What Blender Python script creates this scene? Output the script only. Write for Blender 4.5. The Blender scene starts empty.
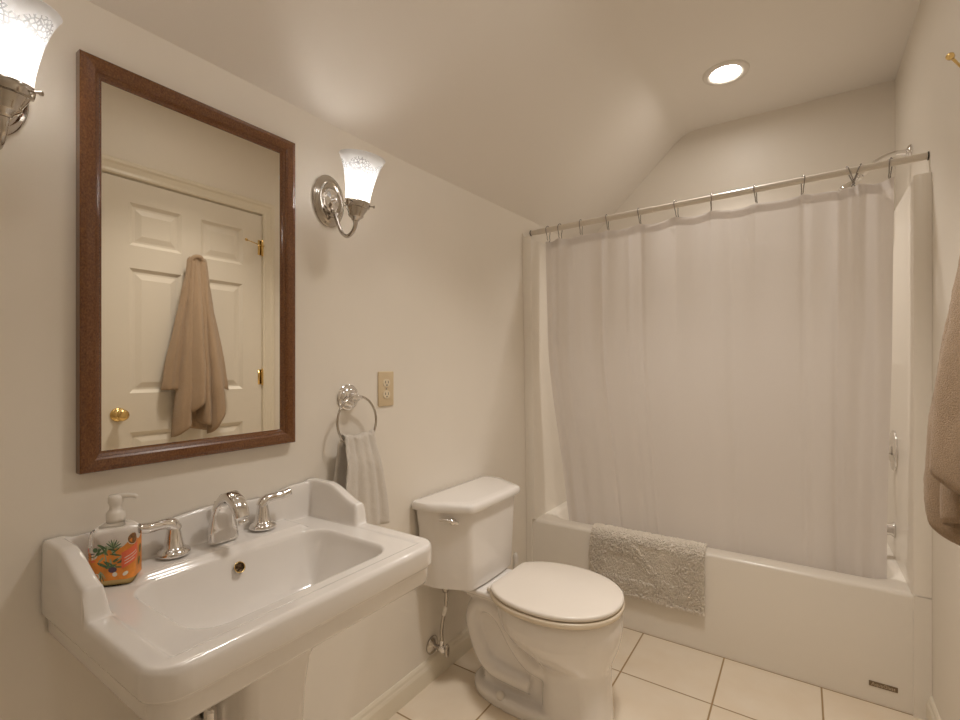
import bpy, bmesh, math, random
from mathutils import Vector, Matrix, noise
random.seed(7)
sc = bpy.context.scene
COL = sc.collection
PI = math.pi

# ------------------------------------------------------------------ camera, world, exposure
cam_d = bpy.data.cameras.new('camera'); cam_d.lens = 18.0; cam_d.sensor_width = 36.0
cam_d.shift_y = 5.2 / 960.0; cam_d.clip_start = 0.02
cam = bpy.data.objects.new('camera', cam_d); COL.objects.link(cam)
cam.location = (1.178, 0.0, 1.2); cam.rotation_euler = (PI / 2, 0, math.radians(33.83))
sc.camera = cam
w = bpy.data.worlds.new('world'); sc.world = w; w.use_nodes = True
w.node_tree.nodes['Background'].inputs[0].default_value = (0.9, 0.85, 0.8, 1)
w.node_tree.nodes['Background'].inputs[1].default_value = 0.05
sc.view_settings.view_transform = 'Standard'; sc.view_settings.look = 'None'
sc.view_settings.gamma = 1.0; sc.view_settings.use_curve_mapping = False
sc.view_settings.exposure = 0.12
SCONCE_E = 40.0      # emission of each sconce bulb
ALCOVE_E = 45.0     # emission of the recessed lamp over the bath
ROOM_FILL_E = 7.6        # emission of the added unseen fill dome over the near end
LAMP_COL = (1.0, 0.953, 0.90)
MID_FILL_W, MID_FILL_SPREAD = 5.4, 94        # beam of the added fill light over the middle of the room
ALCOVE_W, ALCOVE_SPREAD = 3.9, 100  # beam of the recessed lamp over the bath
MID_FILL_E = 9.0       # emission of the added fill disc over the middle of the room

# ------------------------------------------------------------------ materials
def new_mat(name):
    m = bpy.data.materials.new(name); m.use_nodes = True
    nt = m.node_tree; b = nt.nodes['Principled BSDF']
    return m, nt, b
def noise_bump(nt, b, scale, strength, dist=0.002, detail=4.0):
    tc = nt.nodes.new('ShaderNodeTexCoord'); n = nt.nodes.new('ShaderNodeTexNoise')
    n.inputs['Scale'].default_value = scale; n.inputs['Detail'].default_value = detail
    bp = nt.nodes.new('ShaderNodeBump'); bp.inputs['Strength'].default_value = strength
    bp.inputs['Distance'].default_value = dist
    nt.links.new(tc.outputs['Object'], n.inputs['Vector'])
    nt.links.new(n.outputs['Fac'], bp.inputs['Height']); nt.links.new(bp.outputs['Normal'], b.inputs['Normal'])
    return n
def mat(name, col, rough=0.5, metal=0.0, bump=None, var=0.0, varscale=3.0, coat=0.0, sss=0.0, sheen=0.0):
    m, nt, b = new_mat(name)
    b.inputs['Base Color'].default_value = (*col, 1)
    b.inputs['Roughness'].default_value = rough; b.inputs['Metallic'].default_value = metal
    b.inputs['Coat Weight'].default_value = coat; b.inputs['Coat Roughness'].default_value = 0.05
    if sheen: b.inputs['Sheen Weight'].default_value = sheen
    if var:
        tc = nt.nodes.new('ShaderNodeTexCoord'); n = nt.nodes.new('ShaderNodeTexNoise')
        n.inputs['Scale'].default_value = varscale; n.inputs['Detail'].default_value = 5
        r = nt.nodes.new('ShaderNodeValToRGB')
        r.color_ramp.elements[0].position = 0.3; r.color_ramp.elements[1].position = 0.7
        r.color_ramp.elements[0].color = (*[c * (1 - var) for c in col], 1)
        r.color_ramp.elements[1].color = (*[min(1, c * (1 + var)) for c in col], 1)
        nt.links.new(tc.outputs['Object'], n.inputs['Vector']); nt.links.new(n.outputs['Fac'], r.inputs[0])
        nt.links.new(r.outputs[0], b.inputs['Base Color'])
    if bump: noise_bump(nt, b, *bump)
    return m
M = {}
M['wall'] = mat('cream_wall_paint', (0.86, 0.79, 0.69), 0.45, bump=(140, 0.06, 0.001), var=0.015)
M['ceil'] = mat('ceiling_paint', (0.87, 0.81, 0.735), 0.55, bump=(140, 0.05, 0.001))
M['trim'] = mat('trim_paint', (0.84, 0.76, 0.62), 0.3)
M['door'] = mat('door_paint', (0.84, 0.77, 0.66), 0.35)
M['porcelain'] = mat('white_porcelain', (0.85, 0.80, 0.745), 0.12, coat=0.5)
M['acrylic'] = mat('tub_acrylic', (0.88, 0.81, 0.71), 0.28, coat=0.15)
M['seat'] = mat('seat_plastic', (0.82, 0.745, 0.655), 0.22)
M['bisque'] = mat('seat_ring_plastic', (0.78, 0.67, 0.52), 0.25)
M['chrome'] = mat('chrome', (0.80, 0.78, 0.76), 0.09, 1.0)
M['nickel'] = mat('aged_chrome', (0.52, 0.48, 0.43), 0.15, 1.0, var=0.12, varscale=25)
M['wire'] = mat('hook_wire', (0.30, 0.28, 0.26), 0.25, 1.0)
M['brass'] = mat('polished_brass', (0.83, 0.60, 0.25), 0.18, 1.0)
M['dark'] = mat('dark_recess', (0.03, 0.02, 0.012), 0.6)
M['bronze'] = mat('overflow_bronze', (0.22, 0.13, 0.06), 0.4, 0.6)
M['outlet'] = mat('ivory_outlet_plastic', (0.70, 0.55, 0.35), 0.35)
M['receptacle'] = mat('cream_receptacle_plastic', (0.80, 0.68, 0.50), 0.35)
M['rod'] = mat('rod_enamel', (0.72, 0.64, 0.54), 0.3)
M['plastic'] = mat('white_plastic', (0.82, 0.76, 0.68), 0.3)
M['towel'] = mat('tan_terry', (0.51, 0.355, 0.225), 0.95, bump=(620, 1.0, 0.004, 2.0), var=0.14, varscale=420, sheen=0.3)
M['handtowel'] = mat('cream_terry', (0.82, 0.74, 0.64), 0.95, bump=(560, 1.0, 0.004, 2.0), var=0.07, varscale=380, sheen=0.3)
M['rug'] = mat('shag_cotton', (0.94, 0.86, 0.75), 0.95, var=0.03, varscale=60, sheen=0.3)
M['orange'] = mat('label_orange', (0.80, 0.28, 0.04), 0.35, var=0.25, varscale=40)
M['red'] = mat('label_coral', (0.82, 0.16, 0.07), 0.35)
M['green'] = mat('label_leaf_green', (0.09, 0.17, 0.07), 0.4, var=0.3, varscale=200)
M['palegreen'] = mat('label_pale_green', (0.36, 0.42, 0.24), 0.4)
M['white'] = mat('label_white', (0.82, 0.76, 0.66), 0.4)
M['brown'] = mat('label_brown', (0.22, 0.10, 0.03), 0.4, var=0.4, varscale=300)
M['purple'] = mat('label_plum', (0.10, 0.06, 0.10), 0.4)
M['labelgrey'] = mat('badge_grey', (0.20, 0.135, 0.075), 0.4)
M['badgelight'] = mat('badge_lettering', (0.62, 0.50, 0.36), 0.4)

def glass_mirror():
    m, nt, b = new_mat('mirror_silver')
    b.inputs['Base Color'].default_value = (0.83, 0.79, 0.71, 1); b.inputs['Metallic'].default_value = 1
    b.inputs['Roughness'].default_value = 0.0
    return m
M['mirror'] = glass_mirror()

def wood():
    m, nt, b = new_mat('stained_mahogany')
    tc = nt.nodes.new('ShaderNodeTexCoord'); mp = nt.nodes.new('ShaderNodeMapping')
    mp.inputs['Scale'].default_value = (150, 90, 60)
    n = nt.nodes.new('ShaderNodeTexNoise'); n.inputs['Scale'].default_value = 4; n.inputs['Detail'].default_value = 8
    r = nt.nodes.new('ShaderNodeValToRGB')
    r.color_ramp.elements[0].position = 0.3; r.color_ramp.elements[0].color = (0.095, 0.032, 0.008, 1)
    r.color_ramp.elements[1].position = 0.75; r.color_ramp.elements[1].color = (0.24, 0.092, 0.026, 1)
    nt.links.new(tc.outputs['Object'], mp.inputs['Vector']); nt.links.new(mp.outputs[0], n.inputs['Vector'])
    nt.links.new(n.outputs['Fac'], r.inputs[0]); nt.links.new(r.outputs[0], b.inputs['Base Color'])
    b.inputs['Roughness'].default_value = 0.25; b.inputs['Coat Weight'].default_value = 0.4
    return m
M['wood'] = wood()

def tile():
    m, nt, b = new_mat('cream_floor_tile')
    tc = nt.nodes.new('ShaderNodeTexCoord'); sep = nt.nodes.new('ShaderNodeSeparateXYZ')
    nt.links.new(tc.outputs['Object'], sep.inputs[0])
    def mth(op, a, bb=None):
        n = nt.nodes.new('ShaderNodeMath'); n.operation = op
        for i, v in enumerate((a, bb)):
            if v is None: continue
            if isinstance(v, (int, float)): n.inputs[i].default_value = v
            else: nt.links.new(v, n.inputs[i])
        return n.outputs[0]
    ds = []
    ids = []
    for out, off in ((sep.outputs[0], 0.264), (sep.outputs[1], 0.243)):
        t = mth('DIVIDE', mth('SUBTRACT', out, off), 0.325)
        ids.append(mth('FLOOR', t))
        fr = mth('SUBTRACT', t, mth('FLOOR', t))
        ds.append(mth('MINIMUM', fr, mth('SUBTRACT', 1.0, fr)))
    d = mth('MINIMUM', ds[0], ds[1])
    g = nt.nodes.new('ShaderNodeMapRange'); g.inputs[1].default_value = 0.006; g.inputs[2].default_value = 0.012
    nt.links.new(d, g.inputs[0])
    n = nt.nodes.new('ShaderNodeTexNoise'); n.inputs['Scale'].default_value = 5; n.inputs['Detail'].default_value = 6
    nt.links.new(tc.outputs['Object'], n.inputs['Vector'])
    r = nt.nodes.new('ShaderNodeValToRGB')
    r.color_ramp.elements[0].position = 0.3; r.color_ramp.elements[0].color = (0.84, 0.70, 0.53, 1)
    r.color_ramp.elements[1].position = 0.7; r.color_ramp.elements[1].color = (0.90, 0.79, 0.64, 1)
    nt.links.new(n.outputs['Fac'], r.inputs[0])
    mx = nt.nodes.new('ShaderNodeMix'); mx.data_type = 'RGBA'
    mx.inputs[6].default_value = (0.40, 0.26, 0.12, 1)
    nt.links.new(g.outputs[0], mx.inputs[0]); nt.links.new(r.outputs[0], mx.inputs[7])
    nt.links.new(mx.outputs[2], b.inputs['Base Color'])
    bp = nt.nodes.new('ShaderNodeBump'); bp.inputs['Strength'].default_value = 0.4; bp.inputs['Distance'].default_value = 0.003
    nt.links.new(g.outputs[0], bp.inputs['Height']); nt.links.new(bp.outputs[0], b.inputs['Normal'])
    b.inputs['Roughness'].default_value = 0.28
    return m
M['tile'] = tile()

def cloth():
    m = bpy.data.materials.new('curtain_fabric'); m.use_nodes = True; nt = m.node_tree
    nt.nodes.clear()
    o = nt.nodes.new('ShaderNodeOutputMaterial'); d = nt.nodes.new('ShaderNodeBsdfDiffuse'); t = nt.nodes.new('ShaderNodeBsdfTranslucent')
    tr = nt.nodes.new('ShaderNodeBsdfTransparent')
    d.inputs[0].default_value = (0.85, 0.795, 0.75, 1); t.inputs[0].default_value = (0.85, 0.80, 0.76, 1)
    a = nt.nodes.new('ShaderNodeMixShader'); a.inputs[0].default_value = 0.30
    c = nt.nodes.new('ShaderNodeMixShader'); c.inputs[0].default_value = 0.03
    nt.links.new(d.outputs[0], a.inputs[1]); nt.links.new(t.outputs[0], a.inputs[2])
    nt.links.new(a.outputs[0], c.inputs[1]); nt.links.new(tr.outputs[0], c.inputs[2]); nt.links.new(c.outputs[0], o.inputs[0])
    return m
M['curtain'] = cloth()

def pile():
    m = bpy.data.materials.new('shag_fibre'); m.use_nodes = True; nt = m.node_tree; nt.nodes.clear()
    o = nt.nodes.new('ShaderNodeOutputMaterial'); d = nt.nodes.new('ShaderNodeBsdfDiffuse'); t = nt.nodes.new('ShaderNodeBsdfTranslucent')
    d.inputs[0].default_value = (0.96, 0.88, 0.77, 1); t.inputs[0].default_value = (0.93, 0.82, 0.68, 1)
    a = nt.nodes.new('ShaderNodeMixShader'); a.inputs[0].default_value = 0.0
    nt.links.new(d.outputs[0], a.inputs[1]); nt.links.new(t.outputs[0], a.inputs[2]); nt.links.new(a.outputs[0], o.inputs[0])
    return m
M['pile'] = pile()

def shade_glass():
    # frosted glass with a band of clear etched lace
    m = bpy.data.materials.new('etched_frosted_glass'); m.use_nodes = True; nt = m.node_tree
    nt.nodes.clear()
    o = nt.nodes.new('ShaderNodeOutputMaterial')
    t = nt.nodes.new('ShaderNodeBsdfTranslucent'); t.inputs[0].default_value = (0.95, 0.95, 0.95, 1)
    d = nt.nodes.new('ShaderNodeBsdfDiffuse'); d.inputs[0].default_value = (0.9, 0.9, 0.9, 1)
    gl = nt.nodes.new('ShaderNodeBsdfGlossy'); gl.inputs['Roughness'].default_value = 0.15
    tr = nt.nodes.new('ShaderNodeBsdfTransparent'); tr.inputs[0].default_value = (0.62, 0.63, 0.65, 1)
    a = nt.nodes.new('ShaderNodeMixShader'); a.inputs[0].default_value = 0.35
    nt.links.new(t.outputs[0], a.inputs[1]); nt.links.new(d.outputs[0], a.inputs[2])
    b2 = nt.nodes.new('ShaderNodeMixShader'); b2.inputs[0].default_value = 0.05
    nt.links.new(a.outputs[0], b2.inputs[1]); nt.links.new(gl.outputs[0], b2.inputs[2])
    tc = nt.nodes.new('ShaderNodeTexCoord'); sep = nt.nodes.new('ShaderNodeSeparateXYZ'); nt.links.new(tc.outputs['Object'], sep.inputs[0])
    def mth(op, *v):
        n = nt.nodes.new('ShaderNodeMath'); n.operation = op
        for i, x in enumerate(v):
            if isinstance(x, (int, float)): n.inputs[i].default_value = x
            else: nt.links.new(x, n.inputs[i])
        return n.outputs[0]
    ang = mth('ARCTAN2', sep.outputs[1], sep.outputs[0])
    # scalloped band centre height and width (object z is measured from the bottom of the shade)
    cen = mth('ADD', 0.080, mth('MULTIPLY', mth('ABSOLUTE', mth('SINE', mth('MULTIPLY', ang, 2.0))), 0.020))
    dist = mth('ABSOLUTE', mth('SUBTRACT', sep.outputs[2], cen))
    band = mth('LESS_THAN', dist, 0.016)
    v = nt.nodes.new('ShaderNodeTexVoronoi'); v.feature = 'DISTANCE_TO_EDGE'; v.inputs['Scale'].default_value = 135
    nt.links.new(tc.outputs['Object'], v.inputs['Vector'])
    lace = mth('LESS_THAN', v.outputs['Distance'], 0.11)
    clear = mth('MULTIPLY', band, lace)
    f = mth('ADD', 0.10, mth('MULTIPLY', clear, 0.62))
    c = nt.nodes.new('ShaderNodeMixShader'); nt.links.new(f, c.inputs[0])
    nt.links.new(b2.outputs[0], c.inputs[1]); nt.links.new(tr.outputs[0], c.inputs[2]); nt.links.new(c.outputs[0], o.inputs[0])
    return m
M['shade'] = shade_glass()

def emit(name, col, s):
    m = bpy.data.materials.new(name); m.use_nodes = True; nt = m.node_tree; nt.nodes.clear()
    o = nt.nodes.new('ShaderNodeOutputMaterial'); e = nt.nodes.new('ShaderNodeEmission')
    e.inputs[0].default_value = (*col, 1); e.inputs[1].default_value = s; nt.links.new(e.outputs[0], o.inputs[0]); return m
M['lens'] = emit('lit_lamp_lens', LAMP_COL, ALCOVE_E)
M['fill_room'] = emit('room_fill_glow', LAMP_COL, ROOM_FILL_E)
M['fill_mid'] = emit('mid_fill_glow', LAMP_COL, MID_FILL_E)
M['bulb'] = emit('lit_bulb', LAMP_COL, SCONCE_E)

def clearplastic():
    m, nt, b = new_mat('clear_bottle_plastic')
    b.inputs['Base Color'].default_value = (1.0, 0.97, 0.93, 1)
    b.inputs['Roughness'].default_value = 0.05; b.inputs['Transmission Weight'].default_value = 1.0; b.inputs['IOR'].default_value = 1.06
    return m
M['clear'] = clearplastic()
M['soap'] = mat('amber_liquid', (0.70, 0.52, 0.22), 0.1)

# ------------------------------------------------------------------ mesh helpers
def link(name, me, parent=None, m=None, smooth=True, kind=None):
    o = bpy.data.objects.new(name, me); COL.objects.link(o)
    if m is not None:
        for x in (m if isinstance(m, (list, tuple)) else [m]): me.materials.append(x)
    if smooth:
        for p in me.polygons: p.use_smooth = True
    if parent is not None: o.parent = parent
    if kind: o['kind'] = kind
    return o
def from_bm(name, bm, m, parent=None, smooth=True, kind=None, recalc=True):
    if recalc: bmesh.ops.recalc_face_normals(bm, faces=bm.faces)
    me = bpy.data.meshes.new(name); bm.to_mesh(me); bm.free()
    return link(name, me, parent, m, smooth, kind)
def thing(name, label, cat, loc=(0, 0, 0), group=None, rz=0.0):
    o = bpy.data.objects.new(name, None); COL.objects.link(o); o.location = loc; o.rotation_euler[2] = rz
    o.empty_display_size = 0.05
    o['label'] = label; o['category'] = cat; o['kind'] = 'thing'
    if group: o['group'] = group
    return o
def tag(o, label, cat, group=None):
    o['label'] = label; o['category'] = cat; o['kind'] = 'thing'
    if group: o['group'] = group
    return o
def box(bm, x0, x1, y0, y1, z0, z1, bev=0.0, seg=2):
    r = bmesh.ops.create_cube(bm, size=1.0)
    vs = r['verts']
    for v in vs:
        v.co = Vector((x0 + (v.co.x + .5) * (x1 - x0), y0 + (v.co.y + .5) * (y1 - y0), z0 + (v.co.z + .5) * (z1 - z0)))
    if bev > 0:
        es = list({e for v in vs for e in v.link_edges})
        bmesh.ops.bevel(bm, geom=es, offset=bev, segments=seg, affect='EDGES', profile=0.5, clamp_overlap=True)
def mbox(name, dims, m, parent=None, bev=0.0, kind=None, seg=2):
    bm = bmesh.new(); box(bm, *dims, bev=bev, seg=seg)
    return from_bm(name, bm, m, parent, smooth=False, kind=kind)
def loft(bm, rings, cap0=True, cap1=True, closed=True, mi=0):
    vr = [[bm.verts.new(p) for p in r] for r in rings]
    n = len(vr[0])
    for a, b in zip(vr, vr[1:]):
        for i in range(n if closed else n - 1):
            j = (i + 1) % n
            try:
                f = bm.faces.new((a[i], a[j], b[j], b[i])); f.material_index = mi
            except ValueError: pass
    if cap0: bm.faces.new(list(reversed(vr[0]))).material_index = mi
    if cap1: bm.faces.new(vr[-1]).material_index = mi
    return vr
def frame_of(d):
    d = d.normalized(); a = Vector((0, 0, 1)) if abs(d.z) < 0.95 else Vector((1, 0, 0))
    u = a.cross(d).normalized(); return u, d.cross(u).normalized()
def lathe(bm, prof, origin=(0, 0, 0), axis=(0, 0, 1), n=32, sy=1.0, su=1.0, cap=True):
    # prof: (radius, height along axis)
    ax = Vector(axis).normalized(); u, v = frame_of(ax); o = Vector(origin)
    rings = []
    for r, h in prof:
        rings.append([o + ax * h + u * (r * su * math.cos(2 * PI * k / n)) + v * (r * sy * math.sin(2 * PI * k / n)) for k in range(n)])
    loft(bm, rings, cap, cap)
def catmull(pts, sub=8):
    P = [Vector(p) for p in pts]; out = []
    Q = [2 * P[0] - P[1]] + P + [2 * P[-1] - P[-2]]
    for i in range(1, len(Q) - 2):
        for k in range(sub):
            t = k / sub; a, b, c, d = Q[i - 1], Q[i], Q[i + 1], Q[i + 2]
            out.append(0.5 * ((2 * b) + (c - a) * t + (2 * a - 5 * b + 4 * c - d) * t * t + (3 * b - a - 3 * c + d) * t ** 3))
    out.append(P[-1]); return out
def lerp_list(L, t):
    t = max(0, min(1, t)) * (len(L) - 1); i = min(int(t), len(L) - 2); f = t - i
    return L[i] * (1 - f) + L[i + 1] * f
def tube(bm, pts, r, n=12, smooth=8, sc2=None, closed=False):
    # r number or list; sc2 = vertical squash list
    P = catmull(pts, smooth) if smooth else [Vector(p) for p in pts]
    N = len(P); rings = []; prev = None
    for i, p in enumerate(P):
        d = (P[min(i + 1, N - 1)] - P[max(i - 1, 0)])
        if prev is None: u, v = frame_of(d)
        else:
            d2 = d.normalized(); u = (prev - d2 * prev.dot(d2)).normalized(); v = d2.cross(u)
        prev = u
        rr = lerp_list(r, i / (N - 1)) if isinstance(r, (list, tuple)) else r
        s2 = lerp_list(sc2, i / (N - 1)) if sc2 else 1.0
        rings.append([p + u * (rr * math.cos(2 * PI * k / n)) + v * (rr * s2 * math.sin(2 * PI * k / n)) for k in range(n)])
    loft(bm, rings)
def torus(bm, c, R, r, axis=(1, 0, 0), n=48, m=10):
    ax = Vector(axis).normalized(); u, v = frame_of(ax); c = Vector(c); rings = []
    for i in range(n):
        a = 2 * PI * i / n; d = u * math.cos(a) + v * math.sin(a)
        rings.append([c + d * (R + r * math.cos(2 * PI * k / m)) + ax * (r * math.sin(2 * PI * k / m)) for k in range(m)])
    vr = [[bm.verts.new(p) for p in q] for q in rings]
    for i in range(n):
        a, b = vr[i], vr[(i + 1) % n]
        for k in range(m): bm.faces.new((a[k], a[(k + 1) % m], b[(k + 1) % m], b[k]))
def rrect(x0, x1, y0, y1, r, z, seg=6):
    # rounded rectangle ring, counter-clockwise; r = one radius or four (x0y0, x1y0, x1y1, x0y1)
    R = r if isinstance(r, (list, tuple)) else [r] * 4
    out = []
    for (cx, cy, sx, sy, a0), q in zip(((x0, y0, 1, 1, PI), (x1, y0, -1, 1, 1.5 * PI), (x1, y1, -1, -1, 0), (x0, y1, 1, -1, .5 * PI)), R):
        ox, oy = cx + sx * q, cy + sy * q
        for k in range(seg + 1):
            a = a0 + k / seg * PI / 2
            out.append(Vector((ox + q * math.cos(a), oy + q * math.sin(a), z)))
    return out
def sm(a, b, x):
    t = max(0.0, min(1.0, (x - a) / (b - a))); return t * t * (3 - 2 * t)
def apply_mods(o):
    dg = bpy.context.evaluated_depsgraph_get(); dg.update()
    me = bpy.data.meshes.new_from_object(o.evaluated_get(dg)); o.modifiers.clear()
    old = o.data; o.data = me
    for p in me.polygons: p.use_smooth = True
    bpy.data.meshes.remove(old)
def auto_smooth(o, ang=40):
    for p in o.data.polygons: p.use_smooth = True
    o.data.set_sharp_from_angle(angle=math.radians(ang))

# ------------------------------------------------------------------ room shell
W, YB, YF, H, KNEE, XF = 1.542, 2.955, -0.55, 2.54, 1.93, 0.62
DY0, DY1, DZ = 0.862, 1.672, 2.105           # doorway in the right wall
mbox('floor', (0, W, YF, YB, -0.05, 0), M['tile'], kind='structure')
mbox('wall_left', (-0.08, 0, YF, YB, 0, KNEE + 0.03), M['wall'], kind='structure')
bm = bmesh.new()
for d in ((W, W + .1, YF, DY0, 0, H), (W, W + .1, DY1, YB, 0, H), (W, W + .1, DY0, DY1, DZ, H)):
    box(bm, *d)
from_bm('wall_right', bm, M['wall'], smooth=False, kind='structure')
bm = bmesh.new()
prof = [(0, 0), (W, 0), (W, H), (XF, H), (0, KNEE + .03)]
loft(bm, [[Vector((x, YB, z)) for x, z in prof], [Vector((x, YB + .08, z)) for x, z in prof]])
from_bm('wall_back', bm, M['wall'], smooth=False, kind='structure')
bm = bmesh.new()
loft(bm, [[Vector((x, YF - .08, z)) for x, z in prof], [Vector((x, YF, z)) for x, z in prof]])
from_bm('wall_front', bm, M['wall'], smooth=False, kind='structure')
bm = bmesh.new()   # ceiling: slope off the knee wall, then flat
cp = [(-0.08, KNEE - 0.055), (0.0, KNEE), *[((1-t)**2*(XF-.06)+2*t*(1-t)*(XF-.002)+t*t*(XF+.06), (1-t)**2*(H-.058)+2*t*(1-t)*(H-.001)+t*t*H) for t in [k/10 for k in range(11)]], (W + .1, H), (W + .1, H + .08), (-0.08, H + .08)]
# knee line rises slightly towards the bath
def cring(y, dz): return [Vector((x, y, z + (dz if i < 2 else 0))) for i, (x, z) in enumerate(cp)]
loft(bm, [cring(YF - .08, -.012), cring(0.6, -.005), cring(1.3, -.002), cring(2.3, .028), cring(YB + .08, .03)])
auto_smooth(from_bm('ceiling', bm, M['ceil'], kind='structure'), 25)

def baseboard(name, x, sgn, y0, y1):
    pr = [(0, 0), (.015, 0), (.015, .058), (.0125, .066), (.010, .070), (.0085, .079), (.004, .086), (0, .088)]
    bm = bmesh.new()
    loft(bm, [[Vector((x + sgn * a, y, b)) for a, b in pr] for y in (y0, y1)])
    return from_bm(name, bm, M['trim'], smooth=False, kind='structure')
baseboard('baseboard_left', 0, 1, YF, 2.19)
baseboard('baseboard_right', W, -1, 1.748, 2.19)

# door casing with stepped profile
bm = bmesh.new()
cpn = [(0, 0), (0, .012), (.008, .016), (.022, .013), (.045, .015), (.055, .021), (.070, .021), (.075, .016), (.075, 0)]
path = [(DY0, 0.0, -1, 0), (DY0, DZ, -1, 1), (DY1, DZ, 1, 1), (DY1, 0.0, 1, 0)]
loft(bm, [[Vector((W - d, y + sy * o, z + sz * o)) for o, d in cpn] for (y, z, sy, sz) in path], True, True)
for d in ((W, W + .1, DY0 - .001, DY0 + .004, 0, DZ), (W, W + .1, DY1 - .004, DY1 + .001, 0, DZ), (W, W + .1, DY0, DY1, DZ - .004, DZ + .001)):
    box(bm, *d)
for d in ((W + .032, W + .045, DY0 + .004, DY0 + .02, 0, DZ), (W + .032, W + .045, DY1 - .02, DY1 - .004, 0, DZ), (W + .032, W + .045, DY0, DY1, DZ - .02, DZ - .004)):
    box(bm, *d)
box(bm, W + .1, W + .11, DY0 - .03, DY1 + .03, 0, DZ + .03)
from_bm('trim_1', bm, M['trim'], smooth=False, kind='structure')

# six panel door
def build_door():
    bm = bmesh.new()
    y0, y1, z0, z1 = DY0 + .007, DY1 - .007, .012, DZ - .008
    X = W - .004; T = .034
    ys = [y0, y0 + .115, y0 + .115 + .235, y1 - .115 - .235, y1 - .115, y1]
    zs = [z0, z0 + .20, z0 + .862, z0 + 1.052, z0 + 1.660, z0 + 1.770, z1 - .108, z1]
    def quad(ya, yb, za, zb, x=X):
        v = [bm.verts.new((x, a, b)) for a, b in ((ya, za), (ya, zb), (yb, zb), (yb, za))]
        return bm.faces.new(v)
    for i in range(5):
        for j in range(7):
            if i in (1, 3) and j in (1, 3, 5):
                ya, yb, za, zb = ys[i], ys[i + 1], zs[j], zs[j + 1]
                steps = [(0, 0), (.006, .004), (.016, .010), (.026, .010), (.052, .003), (.056, .003)]
                rings = [[Vector((X + d, a, b)) for a, b in ((ya + o, za + o), (ya + o, zb - o), (yb - o, zb - o), (yb - o, za + o))] for o, d in steps]
                loft(bm, rings, False, True)
            else: quad(ys[i], ys[i + 1], zs[j], zs[j + 1])
    # edges and back
    loft(bm, [[Vector((x, a, b)) for a, b in ((y0, z0), (y0, z1), (y1, z1), (y1, z0))] for x in (X, X + T)], False, True)
    bmesh.ops.remove_doubles(bm, verts=bm.verts, dist=1e-5)
    d = from_bm('door_1', bm, M['door'], smooth=False, kind='structure')
    # knob
    bm = bmesh.new(); kz, ky = .965, y0 + .068
    lathe(bm, [(0.0, 0), (.033, 0), (.033, .004), (.026, .009), (.013, .013), (.011, .030), (.020, .036), (.027, .046), (.027, .056), (.020, .063), (.010, .066), (0.001, .066)], (X, ky, kz), (-1, 0, 0), 32)
    k = from_bm('door_knob', bm, M['brass'], d); k['label'] = 'polished brass door knob'
    bm = bmesh.new()
    for hz in (1.904, 1.13, .30):
        pass
    for hz in (1.904, 1.13, .30):
        bm = bmesh.new()
        lathe(bm, [(0.001, -.05), (.004, -.05), (.0065, -.045), (.0065, .045), (.004, .05), (0.001, .05)], (X - .006, y1 + .003, hz), (0, 0, 1), 14)
        box(bm, X - .001, X + .001, y1 - .022, y1, hz - .044, hz + .044)
        h = from_bm('hinge', bm, M['brass'], d); h['label'] = 'brass door hinge'
        if hz > 1.8:
            bm = bmesh.new()
            tip = Vector((1.465, 1.532, 1.915)); root = Vector((X - .010, y1 + .003, 1.915))
            tube(bm, [root, root.lerp(tip, .5), tip], .0030, 8, 2)
            ax = (tip - root).normalized()
            lathe(bm, [(0.001, -.002), (.0075, -.002), (.008, .006), (.005, .012), (0.001, .013)], tip, ax, 12)
            tube(bm, [root.lerp(tip, .25), root.lerp(tip, .25) + Vector((.022, .030, 0))], .0025, 8, 0)
            lathe(bm, [(0.001, -.003), (.010, -.003), (.010, .003), (0.001, .003)], root, (0, 0, 1), 12)
            from_bm('hinge_pin_stop', bm, M['brass'], h)
    bm = bmesh.new()
    box(bm, X - .004, X, 1.262, 1.292, 1.70, 1.75, .001)
    tube(bm, [(X - .003, 1.277, 1.735), (X - .03, 1.277, 1.730), (X - .045, 1.277, 1.745), (X - .048, 1.277, 1.765)], .005, 10)
    from_bm('robe_hook', bm, M['brass'], d)
    return X
DX = build_door()

# ------------------------------------------------------------------ ceiling lamp over the bath and two added fill lights
def downlight(x, y, lens, label, watts, spread, k=1.0):  # builds the bath lamp and also the added mid-room fill light
    t = thing('recessed_or_fill_light', label, 'ceiling light', (x, y, H)); t.scale = (k, k, 1)
    bm = bmesh.new()
    lathe(bm, [(.060, -.0005), (.063, -.004), (.075, -.009), (.092, -.0075), (.096, -.003), (.097, 0)], (0, 0, 0), (0, 0, 1), 48, cap=False)
    from_bm('trim_ring', bm, M['plastic'], t)
    bm = bmesh.new(); lathe(bm, [(.060, -.0015), (.030, -.002), (.001, -.002)], (0, 0, 0), (0, 0, 1), 48, cap=False)
    o = from_bm('lamp_lens', bm, lens, t); o['label'] = 'lit white lens'
    L = bpy.data.lights.new('lamp_beam', 'AREA'); L.shape = 'DISK'; L.size = .11; L.energy = watts; L.color = LAMP_COL; L.spread = math.radians(spread)
    lo = bpy.data.objects.new('lamp_beam', L); COL.objects.link(lo); lo.parent = t; lo.location = (0, 0, -.006)
    return t
downlight(.888, 2.455, M['lens'], 'round white recessed ceiling light shining over the bathtub', ALCOVE_W, ALCOVE_SPREAD)
downlight(.95, 1.20, M['fill_mid'], 'round white fill light added out of view over the middle of the floor', MID_FILL_W, MID_FILL_SPREAD, 2.2)  # unseen fill light, added to lift the floor and tub apron
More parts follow.
